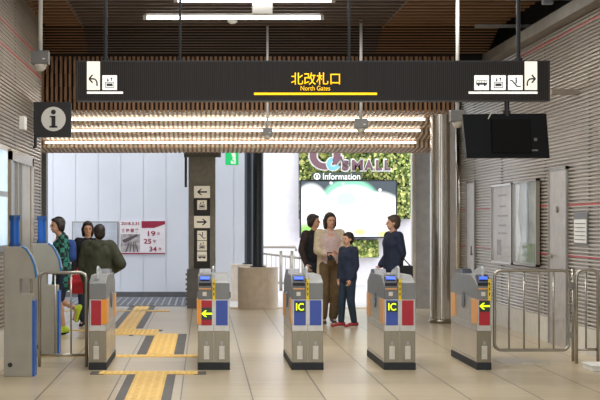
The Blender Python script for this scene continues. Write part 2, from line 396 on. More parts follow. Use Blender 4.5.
# ivy panels
def ivy(name, px0, px1, py0, py1, z, n, label):
    m = mat('ivy leaf', (150, 166, 84), .6, 0, noise=.3, nscale=6)
    x0, x1, z1, z0 = X(px0, z), X(px1, z), Zh(py0, z), Zh(py1, z)
    root = empty(name, ((x0+x1)/2, z, z0), label, 'ivy wall', 'ivy panels')
    cx = (x0+x1)/2
    MB().box(x0-cx, x1-cx, 0, .15, 0, z1-z0).build('backing', mat('ivy backing', (46, 54, 34), .8), root)
    for mi, mm in enumerate((m, mat('ivy leaf pale', (226, 220, 136), .6, 0, noise=.2), mat('ivy leaf deep', (96, 122, 60), .6, 0, noise=.3))):
        b = MB()
        for _ in range(n):
            px, pz = random.uniform(x0, x1)-cx, random.uniform(0, z1-z0); r = random.uniform(.03, .075)
            R = Matrix.Rotation(random.uniform(0, 6.28), 3, 'Y') @ Matrix.Rotation(random.uniform(-.9, .9), 3, 'X') @ Matrix.Rotation(random.uniform(-.6, .6), 3, 'Z')
            yy = -random.uniform(.01, .12)
            vs = []
            for q in ((-.5, 0, 0), (-.2, 0, .55), (.3, -.15, .5), (.8, 0, 0), (.3, -.15, -.5), (-.2, 0, -.55)):
                v = R @ (Vector(q)*r); vs.append(b.bm.verts.new((min(max(px+v.x, x0-cx), x1-cx), yy+v.y, min(max(pz+v.z, 0), z1-z0))))
            b.bm.faces.new(vs)
        o = b.build('foliage', mm, root); o['kind'] = 'stuff'
    return root
IZ = 35.84
ivy('ivy_panel', 299, 411, 140, 219, IZ, 1500, 'clipped ivy panel behind the mall name above the video screen')
ivy('ivy_panel', 338, 378.5, 240, 257.5, IZ, 220, 'small ivy strip below the video screen')
# video screen
SZ = 35.6
s0, s1, t0, t1 = X(300, SZ), X(397, SZ), Zh(238, SZ), Zh(180, SZ)
sw, sh = s1-s0, t1-t0
scr = empty('video_screen', (s0, SZ-.0, t0), 'large lit video screen showing white blossom shapes on the ivy wall', 'screen')
MB().box(0, sw, 0, .235, 0, sh).build('housing', black, scr)
def scrmat():
    m = bpy.data.materials.new('screen picture'); m.use_nodes = True; nt = m.node_tree; nt.nodes.clear()
    out = nt.nodes.new('ShaderNodeOutputMaterial'); em = nt.nodes.new('ShaderNodeEmission'); em.inputs[1].default_value = 1.15
    tc = nt.nodes.new('ShaderNodeTexCoord'); sp = nt.nodes.new('ShaderNodeSeparateXYZ'); nt.links.new(tc.outputs['Object'], sp.inputs[0])
    def blob(cx, cz, rx, rz, edge=.25):
        n = []
        for s_, c, r in ((0, cx, rx), (2, cz, rz)):
            a = nt.nodes.new('ShaderNodeMath'); a.operation = 'SUBTRACT'; a.inputs[1].default_value = c; nt.links.new(sp.outputs[s_], a.inputs[0])
            q = nt.nodes.new('ShaderNodeMath'); q.operation = 'DIVIDE'; q.inputs[1].default_value = r; nt.links.new(a.outputs[0], q.inputs[0])
            z = nt.nodes.new('ShaderNodeMath'); z.operation = 'MULTIPLY'; nt.links.new(q.outputs[0], z.inputs[0]); nt.links.new(q.outputs[0], z.inputs[1]); n.append(z)
        a = nt.nodes.new('ShaderNodeMath'); a.operation = 'ADD'; nt.links.new(n[0].outputs[0], a.inputs[0]); nt.links.new(n[1].outputs[0], a.inputs[1])
        mr = nt.nodes.new('ShaderNodeMapRange'); mr.inputs[1].default_value = 1+edge; mr.inputs[2].default_value = 1-edge; nt.links.new(a.outputs[0], mr.inputs[0])
        return mr.outputs[0]
    cur = None
    def over(fac, col):
        nonlocal cur
        mx = nt.nodes.new('ShaderNodeMix'); mx.data_type = 'RGBA'; nt.links.new(fac, mx.inputs['Factor'])
        if cur is None: mx.inputs['A'].default_value = tuple(lin(v) for v in (92, 100, 108))+(1,)
        else: nt.links.new(cur, mx.inputs['A'])
        mx.inputs['B'].default_value = tuple(lin(v) for v in col)+(1,); cur = mx.outputs['Result']
    k = SZ/F
    def P(px, py): return ((px-300)*k, (238-py)*k)
    W = (252, 255, 255)
    for px, py, rx, ry, c, e in ((330, 228, 60, 26, (226, 248, 246), .3), (306, 222, 14, 34, (120, 210, 170), .2), (350, 200, 28, 21, (150, 220, 190), .15), (311, 206, 17, 22, W, .2), (352, 204, 27, 19, W, .15), (346, 200, 12, 9, (206, 240, 240), .5),
                              (378, 212, 26, 20, W, .2), (345, 222, 46, 16, W, .3), (388, 222, 16, 14, W, .3), (307, 232, 9, 8, (160, 216, 120), .6), (360, 232, 6, 3, (250, 236, 150), .8), (385, 234, 8, 3, (248, 226, 150), .8), (331, 183, 1.6, 1.5, W, .2), (380, 190, 1.6, 1.6, W, .2), (343, 184, 1.3, 1.3, W, .2)):
        cx, cz = P(px, py); over(blob(cx, cz, rx*k, ry*k, e), c)
    nt.links.new(cur, em.inputs[0]); nt.links.new(em.outputs[0], out.inputs[0])
    return m
MB().box(.03, sw-.03, -.01, 0, .03, sh-.03).build('display_face', scrmat(), scr)
# mall lettering
LZ = 35.45
maroon = mat('letter plum', (118, 84, 92), .5, 0, noise=.02)
skyb = mat('letter light blue', (120, 190, 222), .5, 0, noise=.02)
root = empty('mall_sign', (X(300, LZ), LZ, Zh(180, LZ)), 'raised plum and pale blue mall lettering with white edges above the video screen', 'sign')
k = LZ/F
def Q(px, py): return ((px-300)*k, (180-py)*k)
def ring(cx, cz, ro, ri, y0, y1, m, name, a0=0, a1=360, sx=1.1):
    n = 40; b = MB(); A = []
    for i in range(n+1):
        a = math.radians(a0+(a1-a0)*i/n); A.append((math.cos(a)*sx, math.sin(a)))
    for i in range(n):
        (u0, v0), (u1, v1) = A[i], A[i+1]
        b.prism([(cx+u0*ri, cz+v0*ri), (cx+u0*ro, cz+v0*ro), (cx+u1*ro, cz+v1*ro), (cx+u1*ri, cz+v1*ri)], y0, y1, 'y')
    return b.build(name, m, root)
cx, cz = Q(325, 155.5)
ring(cx, cz, 15.2*k, 6.6*k, -.02, .02, white, 'outline')
ring(cx, cz, 14.0*k, 8.0*k, -.05, -.02, maroon, 'letter')
cx2, cz2 = Q(333, 164); ring(cx2, cz2, 7.4*k, 1.5*k, -.055, -.03, white, 'outline', 100, 340, 1)
ring(cx2, cz2, 6.4*k, 2.6*k, -.07, -.055, skyb, 'letter', 100, 340, 1)
for ch, px, py, h_, w_ in (('s', 345.2, 165.6, 10.4, 6.6), ("'", 341.2, 158.4, 4, 2.2), ('M', 357.2, 165.2, 10.4, 11), ('A', 368.8, 165.2, 10.4, 9), ('L', 378.8, 165.2, 10.4, 6), ('L', 387.4, 165.2, 10.4, 6)):
    a, c = Q(px, py); text('outline', ch, white, root, a, c, -.01, (h_+2.6)*k, (w_+2.4)*k, .02, bold=.07); text('letter', ch, maroon, root, a, c, -.03, h_*k, w_*k, .02, bold=.045)
a, c = Q(337, 176.4); MB().box(a-24.5*k, a+24.5*k, -.01, .01, c-3.5*k, c+4*k).build('plate', mat('sign slate', (70, 82, 74), .6), root)
text('lettering', 'Information', white_e, root, a+4.5*k, c, -.011, 6.2*k, 37*k, .01)
ring(a-20*k, c, 3.2*k, 2.3*k, -.02, -.01, white_e, 'ring', sx=1); MB().box(a-20.7*k, a-19.3*k, -.02, -.01, c-1.7*k, c+1.2*k).build('lettering', white_e, root)
for px in (318, 360, 384):
    a, c = Q(px, 165); MB().box(a-.02, a+.02, .015, .33, c-.02, c+.02).build('mounting', steel_d, root)
# railing outside
RZ = 33.0
rt = empty('handrail', (X(282, RZ), RZ, 0), 'steel handrail in front of the pale wall beyond the black columns', 'railing')
xx0, xx1 = X(255, RZ)-X(282, RZ), X(306, RZ)-X(282, RZ)
MB().tube([(xx0, 0, Zh(247, RZ)), (xx1*.55, 0, Zh(247, RZ)), (xx1*.6, 0, Zh(251, RZ))], .03).tube([(xx0, .1, Zh(252.5, RZ)), (xx1, .1, Zh(259, RZ))], .025).tube([(xx0, .1, Zh(281, RZ)), (xx1, .1, Zh(285, RZ))], .025).build('rail', steel, rt, smooth=True)
for px in (261, 281, 292, 303): MB().tube([(X(px, RZ)-X(282, RZ), .05, 0), (X(px, RZ)-X(282, RZ), .05, Zh(251, RZ))], .035).build('post', steel, rt, smooth=True)
for i in range(11): MB().tube([(xx0+.05+i*.1, .1, Zh(284, RZ)), (xx0+.05+i*.1, .1, Zh(255, RZ))], .008, 6).build('baluster', steel, rt)

# sign pillar
PZ2 = 26.5; kk = PZ2/F
pl = struct(MB().box(X(188.8, PZ2), X(215.5, PZ2), PZ2, PZ2+.45, 0, Zh(152, PZ2)).build('pillar', concrete))
MB().box(X(184.5, PZ2), X(187, PZ2), PZ2+.1, PZ2+.2, Zh(187, PZ2), Zh(155, PZ2)).build('black_duct', black, pl)
b = MB().box(X(187, PZ2), X(213, PZ2), PZ2-.14, PZ2, 0, Zh(269, PZ2))
z = .05
while z < .6: b.box(X(185.6, PZ2), X(187, PZ2), PZ2-.12, PZ2-.02, z, z+.035); z += .085
b.build('pillar_base', mat('pillar base charcoal', (108, 106, 106), .6), pl)
sg = empty('pillar_sign', (X(202, PZ2), PZ2-.015, Zh(268, PZ2)), 'tall black direction sign with two arrow panels on the grey pillar', 'sign')
def L(px, py): return ((px-202)*kk, (268-py)*kk)
MB().box(-8*kk, 8*kk, -.02, .015, 0, 82*kk).build('panel', mat('sign brown black', (38, 32, 30), .5), sg)
cream = mat('cream sign', (232, 224, 206), .5, 0, emis=.25, noise=0)
def arrow_pts(cx, cz, s, d):
    # straight arrow of half-length s pointing d (+1 right, -1 left)
    t = s*.16
    P_ = [(-s, -t), (s*.45, -t), (-s*.05, -s*.62), (s*.28, -s*.62), (s, 0), (s*.28, s*.62), (-s*.05, s*.62), (s*.45, t), (-s, t)]
    return [(cx+p[0]*d, cz+p[1]) for p in P_]
for py0, py1, d in ((186, 198, -1), (216, 228, 1)):
    MB().box(-8*kk, 8*kk, -.026, -.02, (268-py1)*kk, (268-py0)*kk).build('arrow_panel', cream, sg)
    MB().prism(arrow_pts(0, (268-(py0+py1)/2)*kk, 5*kk, d), -.030, -.026, 'y').build('arrow', black, sg)
def icon(parent, cx, cz, s, y, kind, mm=None, back=True):
    """square pictogram of half size s, on plane y"""
    if back: f = MB().box(cx-s, cx+s, y-.004, y, cz-s, cz+s).build('pictogram', mm or white_e, parent)
    else: f = parent
    b = MB(); q = y-.004; e = y-.007
    if kind == 'bus':
        b.box(cx-s*.75, cx+s*.75, e, q, cz-s*.3, cz-s*.02).box(cx-s*.75, cx+s*.75, e, q, cz+s*.22, cz+s*.3)
        for i in range(5): b.box(cx-s*.75+i*s*.36, cx-s*.69+i*s*.36, e, q, cz-s*.02, cz+s*.22)
        b.cyl((cx-s*.42, e, cz-s*.36), s*.14, .004, 12, 'y').cyl((cx+s*.42, e, cz-s*.36), s*.14, .004, 12, 'y')
    elif kind == 'train':
        for a in (-.62, .54): b.box(cx+a*s, cx+(a+.08)*s, e, q, cz-s*.65, cz+s*.05)
        b.box(cx-s*.62, cx+s*.62, e, q, cz+s*.0, cz+s*.08).box(cx-s*.62, cx+s*.62, e, q, cz-s*.70, cz-s*.62)
        b.box(cx-s*.42, cx+s*.42, e, q, cz-s*.48, cz-s*.12)
        for d in (-1, 1):
            b.box(cx+d*s*.25-s*.05, cx+d*s*.25+s*.05, e, q, cz+s*.2, cz+s*.65)
            zz = cz+s*(.75 if d > 0 else .12); w_ = cz+s*(.5 if d > 0 else .4)
            b.prism([(cx+d*s*.25-s*.18, w_), (cx+d*s*.25, zz), (cx+d*s*.25+s*.18, w_)], e, q, 'y')
    elif kind == 'escalator':
        b.prism([(cx-s*.75, cz+s*.35), (cx-s*.4, cz+s*.35), (cx+s*.3, cz-s*.45), (cx+s*.75, cz-s*.45), (cx+s*.75, cz-s*.6), (cx+s*.2, cz-s*.6), (cx-s*.5, cz+s*.2), (cx-s*.75, cz+s*.2)], e, q, 'y')
        b.cyl((cx+s*.1, e, cz+s*.6), s*.12, .004, 12, 'y').box(cx+s*.02, cx+s*.2, e, q, cz-s*.1, cz+s*.45)
    b.build('symbol', ink, f)
for py, kd in ((205, 'train'), (235.5, 'escalator'), (245.7, 'train'), (256.3, 'bus')):
    icon(sg, 0, (268-py)*kk, 4.8*kk, -.02, kd, cream)
# black columns on round plinths
for nm, px, z, r, lab in (('x', 249, 29.0, .085, 'black round column on a beige plinth, the one set farther back'), ('y', 258, 26.5, .095, 'black round column on a beige round plinth, the front one')):
    t = empty('column', (X(px, z), z, 0), lab, 'column')
    MB().cyl((0, 0, .70 if z < 27 else .68), r, 2.3, 28).build('shaft', mat('column blue black', (36, 44, 54), .35), t, smooth=False)
    MB().cyl((0, 0, .70 if z < 27 else .68), r+.04, .02, 28).build('collar', black, t)
    MB().cyl((0, 0, 0), .345, .66 if z > 27 else .68, 40).cyl((0, 0, .66 if z > 27 else .68), .352, .02, 40).build('plinth', stone, t)
# exit sign
t = empty('exit_sign', (X(231.5, 26.6), 26.2, Zh(166, 26.6)), 'green running person exit sign under the timber soffit', 'sign')
k = 26.2/F
MB().box(-6.7*k, 6.7*k, 0, .05, 0, 13.5*k).build('housing', white, t)
MB().box(-6.5*k, 6.5*k, -.004, 0, .2*k, 13.3*k).build('lit_face', green_e, t)
b = MB().box(-1*k, 3.6*k, -.008, -.004, 1.5*k, 12*k)
b.build('doorway', white_e, t)
MB().cyl((-1.2*k, -.014, 10*k), 1.3*k, .006, 12, 'y').prism([(-3*k, 8.6*k), (0, 9*k), (2.2*k, 7*k), (.4*k, 7.4*k), (.6*k, 5.6*k), (2.6*k, 4*k), (2.2*k, 1.6*k), (1.2*k, 3.6*k), (-1*k, 4.8*k), (-3.6*k, 2.2*k), (-4*k, 3.2*k), (-1.6*k, 6*k), (-1.6*k, 7.6*k), (-3.8*k, 7*k)], -.014, -.008, 'y').build('running_person', green_e, t)
MB().box(-.01, .01, .02, .04, 13.5*k, 13.5*k+.10).build('hanger', steel, t)
# posters on the hoarding
k = HZ/F
def LP(px): return X(px, HZ-.03)
t = empty('poster', (LP(120), HZ-.03, Zh(254, HZ)), 'white poster with crimson heading, landscape photograph and dates on the hoarding', 'poster')
MB().box(0, 45*k, 0, .03, 0, 33*k).build('sheet', mat('poster paper', (228, 222, 224), .5, noise=.02), t)
crim = mat('crimson ink', (150, 30, 62), .5, 0, noise=0)
MB().box(0, 45*k, -.003, 0, 0, 1.2*k).build('crimson_band', crim, t); MB().prism([(21.5*k, 33*k), (45*k, 33*k), (45*k, 30*k), (34*k, 26*k), (21.5*k, 26*k)], -.003, 0, 'y').build('crimson_band', crim, t)
text('lettering', '2018.3.31', crim, t, 10*k, 30.5*k, 0, 3.2*k, 18*k, .003, bold=.02)
text('lettering', '三 神 開 業', crim, t, 10*k, 23.5*k, 0, 4*k, 17*k, .003, bold=.02)
for s_, a, c in (('19', 31.5, 20.5), ('25', 27.5, 12.8), ('34', 33, 5)):
    text('lettering', s_, crim, t, a*k, c*k, 0, 5*k, 7.5*k, .003, bold=.02); text('lettering', '年', crim, t, (a+7)*k, c*k, 0, 3.2*k, 3.4*k, .003)
pm = mat('poster photo', (166, 158, 156), .6, noise=.3, nscale=9)
MB().box(.6*k, 20*k, -.002, 0, 2*k, 20*k).build('photograph', pm, t)
b = MB().prism([(2*k, 14*k), (12*k, 18*k), (17*k, 20*k), (18*k, 18*k), (9*k, 13*k), (4*k, 11*k)], -.005, -.002, 'y')
for q in range(4): b.prism([((9+q*2)*k, 12*k), ((9.6+q*2)*k, 12*k), ((6.5+q*4)*k, 2*k), ((5.2+q*4)*k, 2*k)], -.005, -.002, 'y')
b.build('rail_tracks', mat('photo ink', (84, 76, 80), .6), t)
t = empty('notice_board', (LP(72), HZ-.03, Zh(266, HZ)), 'grey framed glazed notice board on the hoarding behind the green coat', 'notice board')
MB().box(0, 46*k, 0, .03, 0, 44.5*k).build('frame', steel_d, t)
MB().box(1*k, 45*k, -.003, 0, 1*k, 43.5*k).build('sheet', mat('board sheet', (186, 190, 200), .3), t)

# ------------------------------------------------------------------ overhead sign
SGZ = 14.5; k = SGZ/F
root = empty('overhead_sign', (X(313, SGZ), SGZ, Zh(101, SGZ)), 'long dark hanging sign with yellow north gates lettering over the gates', 'sign')
def U(px): return (px-313)*k
def V(py): return (101-py)*k
b = MB().box(U(76.5), U(550), 0, .16, V(101), V(60.5))
b.build('box', mat('sign edge black', (34, 32, 32), .4), root)
b = MB()
n = 236
for i in range(n):
    x0 = U(78)+(U(548.5)-U(78))*i/n; b.box(x0, x0+.0125, -.004, 0, V(99.8), V(61.8))
b.build('face', signface, root)
text('lettering', '北改札口', yel_e, root, U(315.5), V(78.7), -.004, 12.4*k, 49*k, .003, bold=.006)
text('lettering', 'North Gates', yel_e, root, U(315.3), V(88.2), -.004, 4.7*k, 29.5*k, .003)
MB().box(U(254), U(377), -.008, -.004, V(95), V(92.7)).build('yellow_line', yel_e, root)
for px0, px1, px2, px3 in ((87, 100, 87, 123), (524.5, 537, 468.5, 537.3)):
    MB().box(U(px0), U(px1), -.008, -.004, V(90), V(61.5)).build('arrow_panel', mat('warm backlit white', (246, 240, 224), .5, 0, emis=.6, noise=0), root)
    MB().box(U(px2), U(px3), -.008, -.004, V(93.8), V(91.6)).build('white_line', white_e, root)
icon(root, U(109.7), V(82.7), 7.3*k, -.004, 'train')
for px, kd in ((481.5, 'bus'), (498.3, 'train'), (515.2, 'escalator')): icon(root, U(px), V(82.7), 7.3*k, -.004, kd)
def bent(cx, cz, d):
    pts = [(-3.6, -6), (-3.6, -3), (-3.2, -1.2), (-1.8, .5), (0, 1.1), (3.6, 1.1)]
    b = MB(); hw = .75
    P_ = [Vector((cx+p[0]*k*d, cz+p[1]*k)) for p in pts]
    for i in range(len(P_)-1):
        t_ = (P_[i+1]-P_[i]).normalized(); nn = Vector((-t_.y, t_.x))*hw*k
        b.prism([tuple(P_[i]-nn), tuple(P_[i+1]-nn), tuple(P_[i+1]+nn), tuple(P_[i]+nn)], -.012, -.008, 'y')
    tip = Vector((cx+4.4*k*d, cz+1.1*k))
    for s_ in (1, -1):
        e = tip+Vector((-3.6*k*d, s_*4*k)); t_ = (e-tip).normalized(); nn = Vector((-t_.y, t_.x))*hw*k
        b.prism([tuple(tip-nn), tuple(e-nn), tuple(e+nn), tuple(tip+nn)], -.012, -.008, 'y')
    b.build('arrow', ink, root)
bent(U(93.5), V(80), -1); bent(U(530.7), V(80), 1)
for px, r in ((105, .018), (180, .013), (350, .013), (520, .020)):
    MB().tube([(U(px), .08, V(61)), (U(px), .08, CH+.3-Zh(101, SGZ))], r, 12).cyl((U(px), .08, V(60.4)), r*2, .03, 14).build('hanging_rod', mat('rod charcoal', (34, 36, 40), .4, .3), root, smooth=False)
# bracket arm from the right wall
struct(MB().box(X(551, 17.5), XR, 17.45, 17.55, Zh(94.5, 17.5), Zh(89.5, 17.5)).build('trim_15', mat('bracket taupe', (140, 130, 118), .5)))
# hanging monitor (seen from behind)
MZ = 14.52; k = MZ/F
root = empty('hanging_monitor', (X(507, MZ), MZ, Zh(158, MZ)), 'black monitor seen from behind hanging below the overhead sign', 'monitor')
A = [(462.5, 114), (546.5, 113.5), (550, 158), (467, 158)]
def U(px): return (px-507)*k
def V(py): return (158-py)*k
def shell(b, pts, y0, y1, z0k=0):
    b.prism([(U(p[0]), V(p[1])) for p in pts], y0, y1, 'y')
b = MB(); shell(b, A, 0, .10); b.build('case', mat('monitor black', (12, 15, 16), .4, 0, spec=.15, noise=.03), root, bevel=.006)
b = MB(); shell(b, [(491, 119), (529, 119), (531, 153), (492, 153)], -.05, 0); b.build('back_cover', mat('monitor cover', (9, 10, 11), .6, spec=.15, noise=.03), root, bevel=.006)
MB().box(U(534), U(537), -.004, 0, V(141), V(138)).box(U(531), U(538), -.004, 0, V(151), V(149.5)).build('label_plate', grey, root)
MB().tube([(U(507.5), .03, V(118)), (U(507.5), .03, V(101))], .024, 14).cyl((U(507.5), .03, V(116)), .036, .05, 14).build('stem', black, root)
MB().tube([(U(488), -.01, V(119)), (U(491), -.01, V(113)), (U(495), .02, V(108)), (U(497), .03, V(112)), (U(498), .02, V(118))], .006, 8).build('cable', offwhite, root)
# information sign on the left wall
IZ2 = 19.7; k = IZ2/F
root = empty('information_sign', (X(52, IZ2), IZ2, Zh(137, IZ2)), 'square black sign with a white letter i projecting from the left wall', 'sign')
MB().box(-18.5*k, 19*k, 0, .1, 0, 35*k).build('box', mat('info black', (34, 34, 36), .5), root)
MB().cyl((1.5*k, -.006, 18*k), 12.2*k, .006, 40, 'y').build('disc', mat('info disc', (206, 206, 200), .5, 0, emis=.12, noise=0), root)
b = MB().cyl((1.5*k, -.012, 25*k), 2.4*k, .006, 20, 'y').box(-.4*k, 3.5*k, -.012, -.006, 10*k, 21*k).box(-2*k, 3.5*k, -.012, -.006, 19.6*k, 21*k).box(-2.5*k, 5.5*k, -.012, -.006, 9.3*k, 11*k)
b.build('letter_i', black, root)
MB().tube([(-17*k, .05, 0), (-17*k, .05, -10*k), (-19.5*k, .05, -10*k)], .02, 10).build('bracket', black, root)
# small wall box
o = MB().box(0, .07, -.12, .12, -.08, .08).build('wall_box', white, bevel=.008); o.location = (XL, 18.35, Zh(123, 18.3))
tag(o, 'small white box fixed high on the ribbed left wall', 'wall box')

# cameras on poles
def cctv(px, pyc, z, s, top, lab):
    t = empty('security_camera', (X(px, z), z, Zh(pyc, z)), lab, 'security camera', 'security cameras on ceiling poles')
    MB().box(-s, s, -s*.9, s*.9, -s*.5, s*1.0).build('housing', mat('camera grey', (104, 104, 102), .5), t, bevel=s*.05)
    MB().cyl((0, 0, -s*.7), s*.74, s*.28, 24).build('collar', offwhite, t)
    b = MB().ball((0, 0, -s*.7), s*.68, 3, (1, 1, .95)); b.build('dome', mat('camera dome '+lab[:5], (196, 192, 182), .2), t, smooth=True)
    MB().tube([(0, 0, s*.5), (0, 0, top-Zh(pyc, z))], s*.24, 14).build('pole', mat('pole white', (206, 206, 202), .4), t, smooth=True)
    MB().box(s*.3, s*.62, -s*.92, -s*.9, 0, s*.12).build('marker', offwhite, t)
cctv(40.5, 60, 16.5, .092, CH+.33, 'dome camera on a white pole beside the left wall')
cctv(267.5, 133, 21.3, .066, CH+.0, 'smaller dome camera on a pole, left of the mall name')
cctv(361, 125, 21.0, .086, CH+.05, 'dome camera on a pole in front of the strip lights, above the mall name')
cctv(457.5, 118, 17.6, .085, CH+.33, 'dome camera on a white pole left of the hanging monitor')
# ceiling lamps
for px0, px1, z, lab in ((147, 320, 20.15, 'white tube ceiling lamp seen whole above the sign'), (178, 331, 18.56, 'white tube ceiling lamp cut by the top edge of the picture')):
    t = empty('ceiling_lamp', (X((px0+px1)/2, z), z, EYE+2.655), lab, 'lamp', 'tube lamps on the slatted ceiling')
    hw = (px1-px0)/2*z/F
    MB().tube([(-hw, 0, 0), (hw, 0, 0)], .022, 12).build('tube', tube_e, t, smooth=True)
    MB().box(-hw-.03, hw+.03, -.03, .03, .024, .05).box(-hw-.05, -hw, -.03, .03, -.025, .03).box(hw, hw+.05, -.03, .03, -.025, .03).build('fixture', white, t)
# ceiling speaker and detector
t = empty('ceiling_box', (X(262.5, 18.6), 18.6, Zh(14, 18.6)), 'white hanging box unit on the ceiling above the tube lamp', 'ceiling unit')
MB().box(-.12, .12, 0, .1, 0, .26).build('case', white, t, bevel=.01)
MB().cyl((-.135, .05, .08), .02, .27, 10, 'x').build('pivot', grey, t)
MB().box(-.02, .02, .03, .07, .25, .5).build('stem', grey, t)
o = MB().cyl((0, 0, -.035), .035, .02, 20, r2=.06).cyl((0, 0, -.015), .065, .03, 20).build('smoke_detector', white, smooth=False)
o.location = (X(232.5, 20.6), 20.6, Zh(22, 20.6)+.01); tag(o, 'small round white smoke detector on the slatted ceiling below the tube lamp', 'smoke detector')
# fittings in the dark recess at the right
t = empty('spot_fitting', (XR-.32, 17.6, EYE+2.62), 'grey metal fitting in the dark recess above the right wall', 'light fitting')
MB().box(-.06, .06, -.05, .05, -.15, .14).build('case', mat('fitting grey', (150, 156, 164), .3, .5), t, bevel=.01)
MB().box(-.02, .02, -.02, .02, .12, .45).build('bracket', steel_d, t)
b = MB()
for yy, zz in ((18.3, 2.62), (20.4, 2.56)): b.box(XR-.65, XR+.16, yy, yy+.05, EYE+zz, EYE+zz+.04)
struct(b.build('trim_16', steel_d))

# ------------------------------------------------------------------ steel column
t = empty('steel_column', (X(440.5, 22.6), 22.6, 0), 'tall polished round steel column beside the opening', 'column')
MB().cyl((0, 0, .06), .15, EYE+1.56-.06, 48).build('shaft', mat('column steel', (196, 190, 180), .18, .85, noise=.05, nscale=2, stretch=(20, 20, .2)), t, smooth=False)
b = MB()
for a in (215, 262, 292, 330):
    aa = math.radians(a); b.box(.15*math.cos(aa)-.006, .15*math.cos(aa)+.006, .15*math.sin(aa)-.006, .15*math.sin(aa)+.006, .06, EYE+1.55)
b.build('seam', steel_d, t)
MB().cyl((0, 0, 0), .165, .06, 40).build('base_ring', steel, t)
for p in t.children[0].data.polygons: p.use_smooth = abs(p.normal.z) < .5

# ------------------------------------------------------------------ right wall posters and notice
def wallframe(y0, y1, z0, z1, lab, kind):
    t = empty('framed_poster', (XR-.02, (y0+y1)/2, z0), lab, 'poster frame', 'glazed poster frames on the right wall')
    h = z1-z0; a = (y1-y0)/2
    MB().box(-.05, .0, -a, a, 0, .03).box(-.05, 0, -a, a, h-.03, h).box(-.05, 0, -a, -a+.03, 0, h).box(-.05, 0, a-.03, a, 0, h).build('frame', steel, t)
    MB().box(-.02, 0, -a+.03, a-.03, .03, h-.03).build('poster', mat('poster '+kind, (196, 186, 172) if kind == 'a' else (160, 166, 158), .4, 0, noise=.10 if kind == 'a' else .3, nscale=2.5), t)
    b = MB()
    if kind == 'a':
        for r_, (zz, s_) in enumerate(((.86, .3), (.72, .2), (.60, .36), (.48, .28), (.38, .3))): b.box(-.023, -.02, -s_, s_, zz*h-.012, zz*h+.012)
        b.box(-.023, -.02, .1, .42, .1*h, .3*h)
        b.build('print', mat('print grey', (140, 126, 112), .6, 0, noise=.2), t)
    else:  # outside reflections in the glass, put in as flat coloured shapes
        b.prism([(a*.9, .04*h), (a*.9, .96*h), (a*.55, .96*h), (a*.7, .6*h), (a*.45, .3*h), (a*.75, .04*h)], -.023, -.02, 'x').build('print', mat('reflection white', (236, 240, 250), .4, 0), t)
        MB().box(-.023, -.02, -a*.9, a*.3, .04*h, .26*h).build('print', mat('reflection green', (96, 122, 66), .5, 0, noise=.3), t)
        MB().box(-.023, -.02, -a*.2, -a*.02, .26*h, .96*h).build('print', mat('reflection grey blue', (118, 134, 150), .5, 0, noise=.2), t)
    MB().box(-.046, -.042, -a+.03, a-.03, .03, h-.03).build('glazing', glass, t)
zr = lambda px: XR*F/(px-VX)
wallframe(zr(516.3), zr(495.5), EYE-.58, EYE+.53, 'glazed steel frame with a cream printed poster, nearer the steel column', 'a')
wallframe(zr(541.5), zr(517.8), EYE-.565, EYE+.545, 'glazed steel frame with green and white reflections painted in, beside the taupe door', 'b')
y0, y1 = zr(589), zr(575.5)
t = empty('wall_notice', (XR, (y0+y1)/2, Zh(245, y0)), 'white notice sheet with grey heading on the right wall beyond the fence', 'notice')
h = .36; a = (y1-y0)/2
MB().box(-.02, 0, -a, a, 0, h).build('plate', mat('notice grey', (112, 112, 116), .5), t)
MB().box(-.024, -.02, -a+.03, a-.03, .02, h*.78).build('sheet', white, t)
b = MB()
for r_ in range(5): b.box(-.027, -.024, -a+.06+.02*(r_ % 2), a-.08, .05+r_*.045, .06+r_*.045)
b.build('print', grey, t)

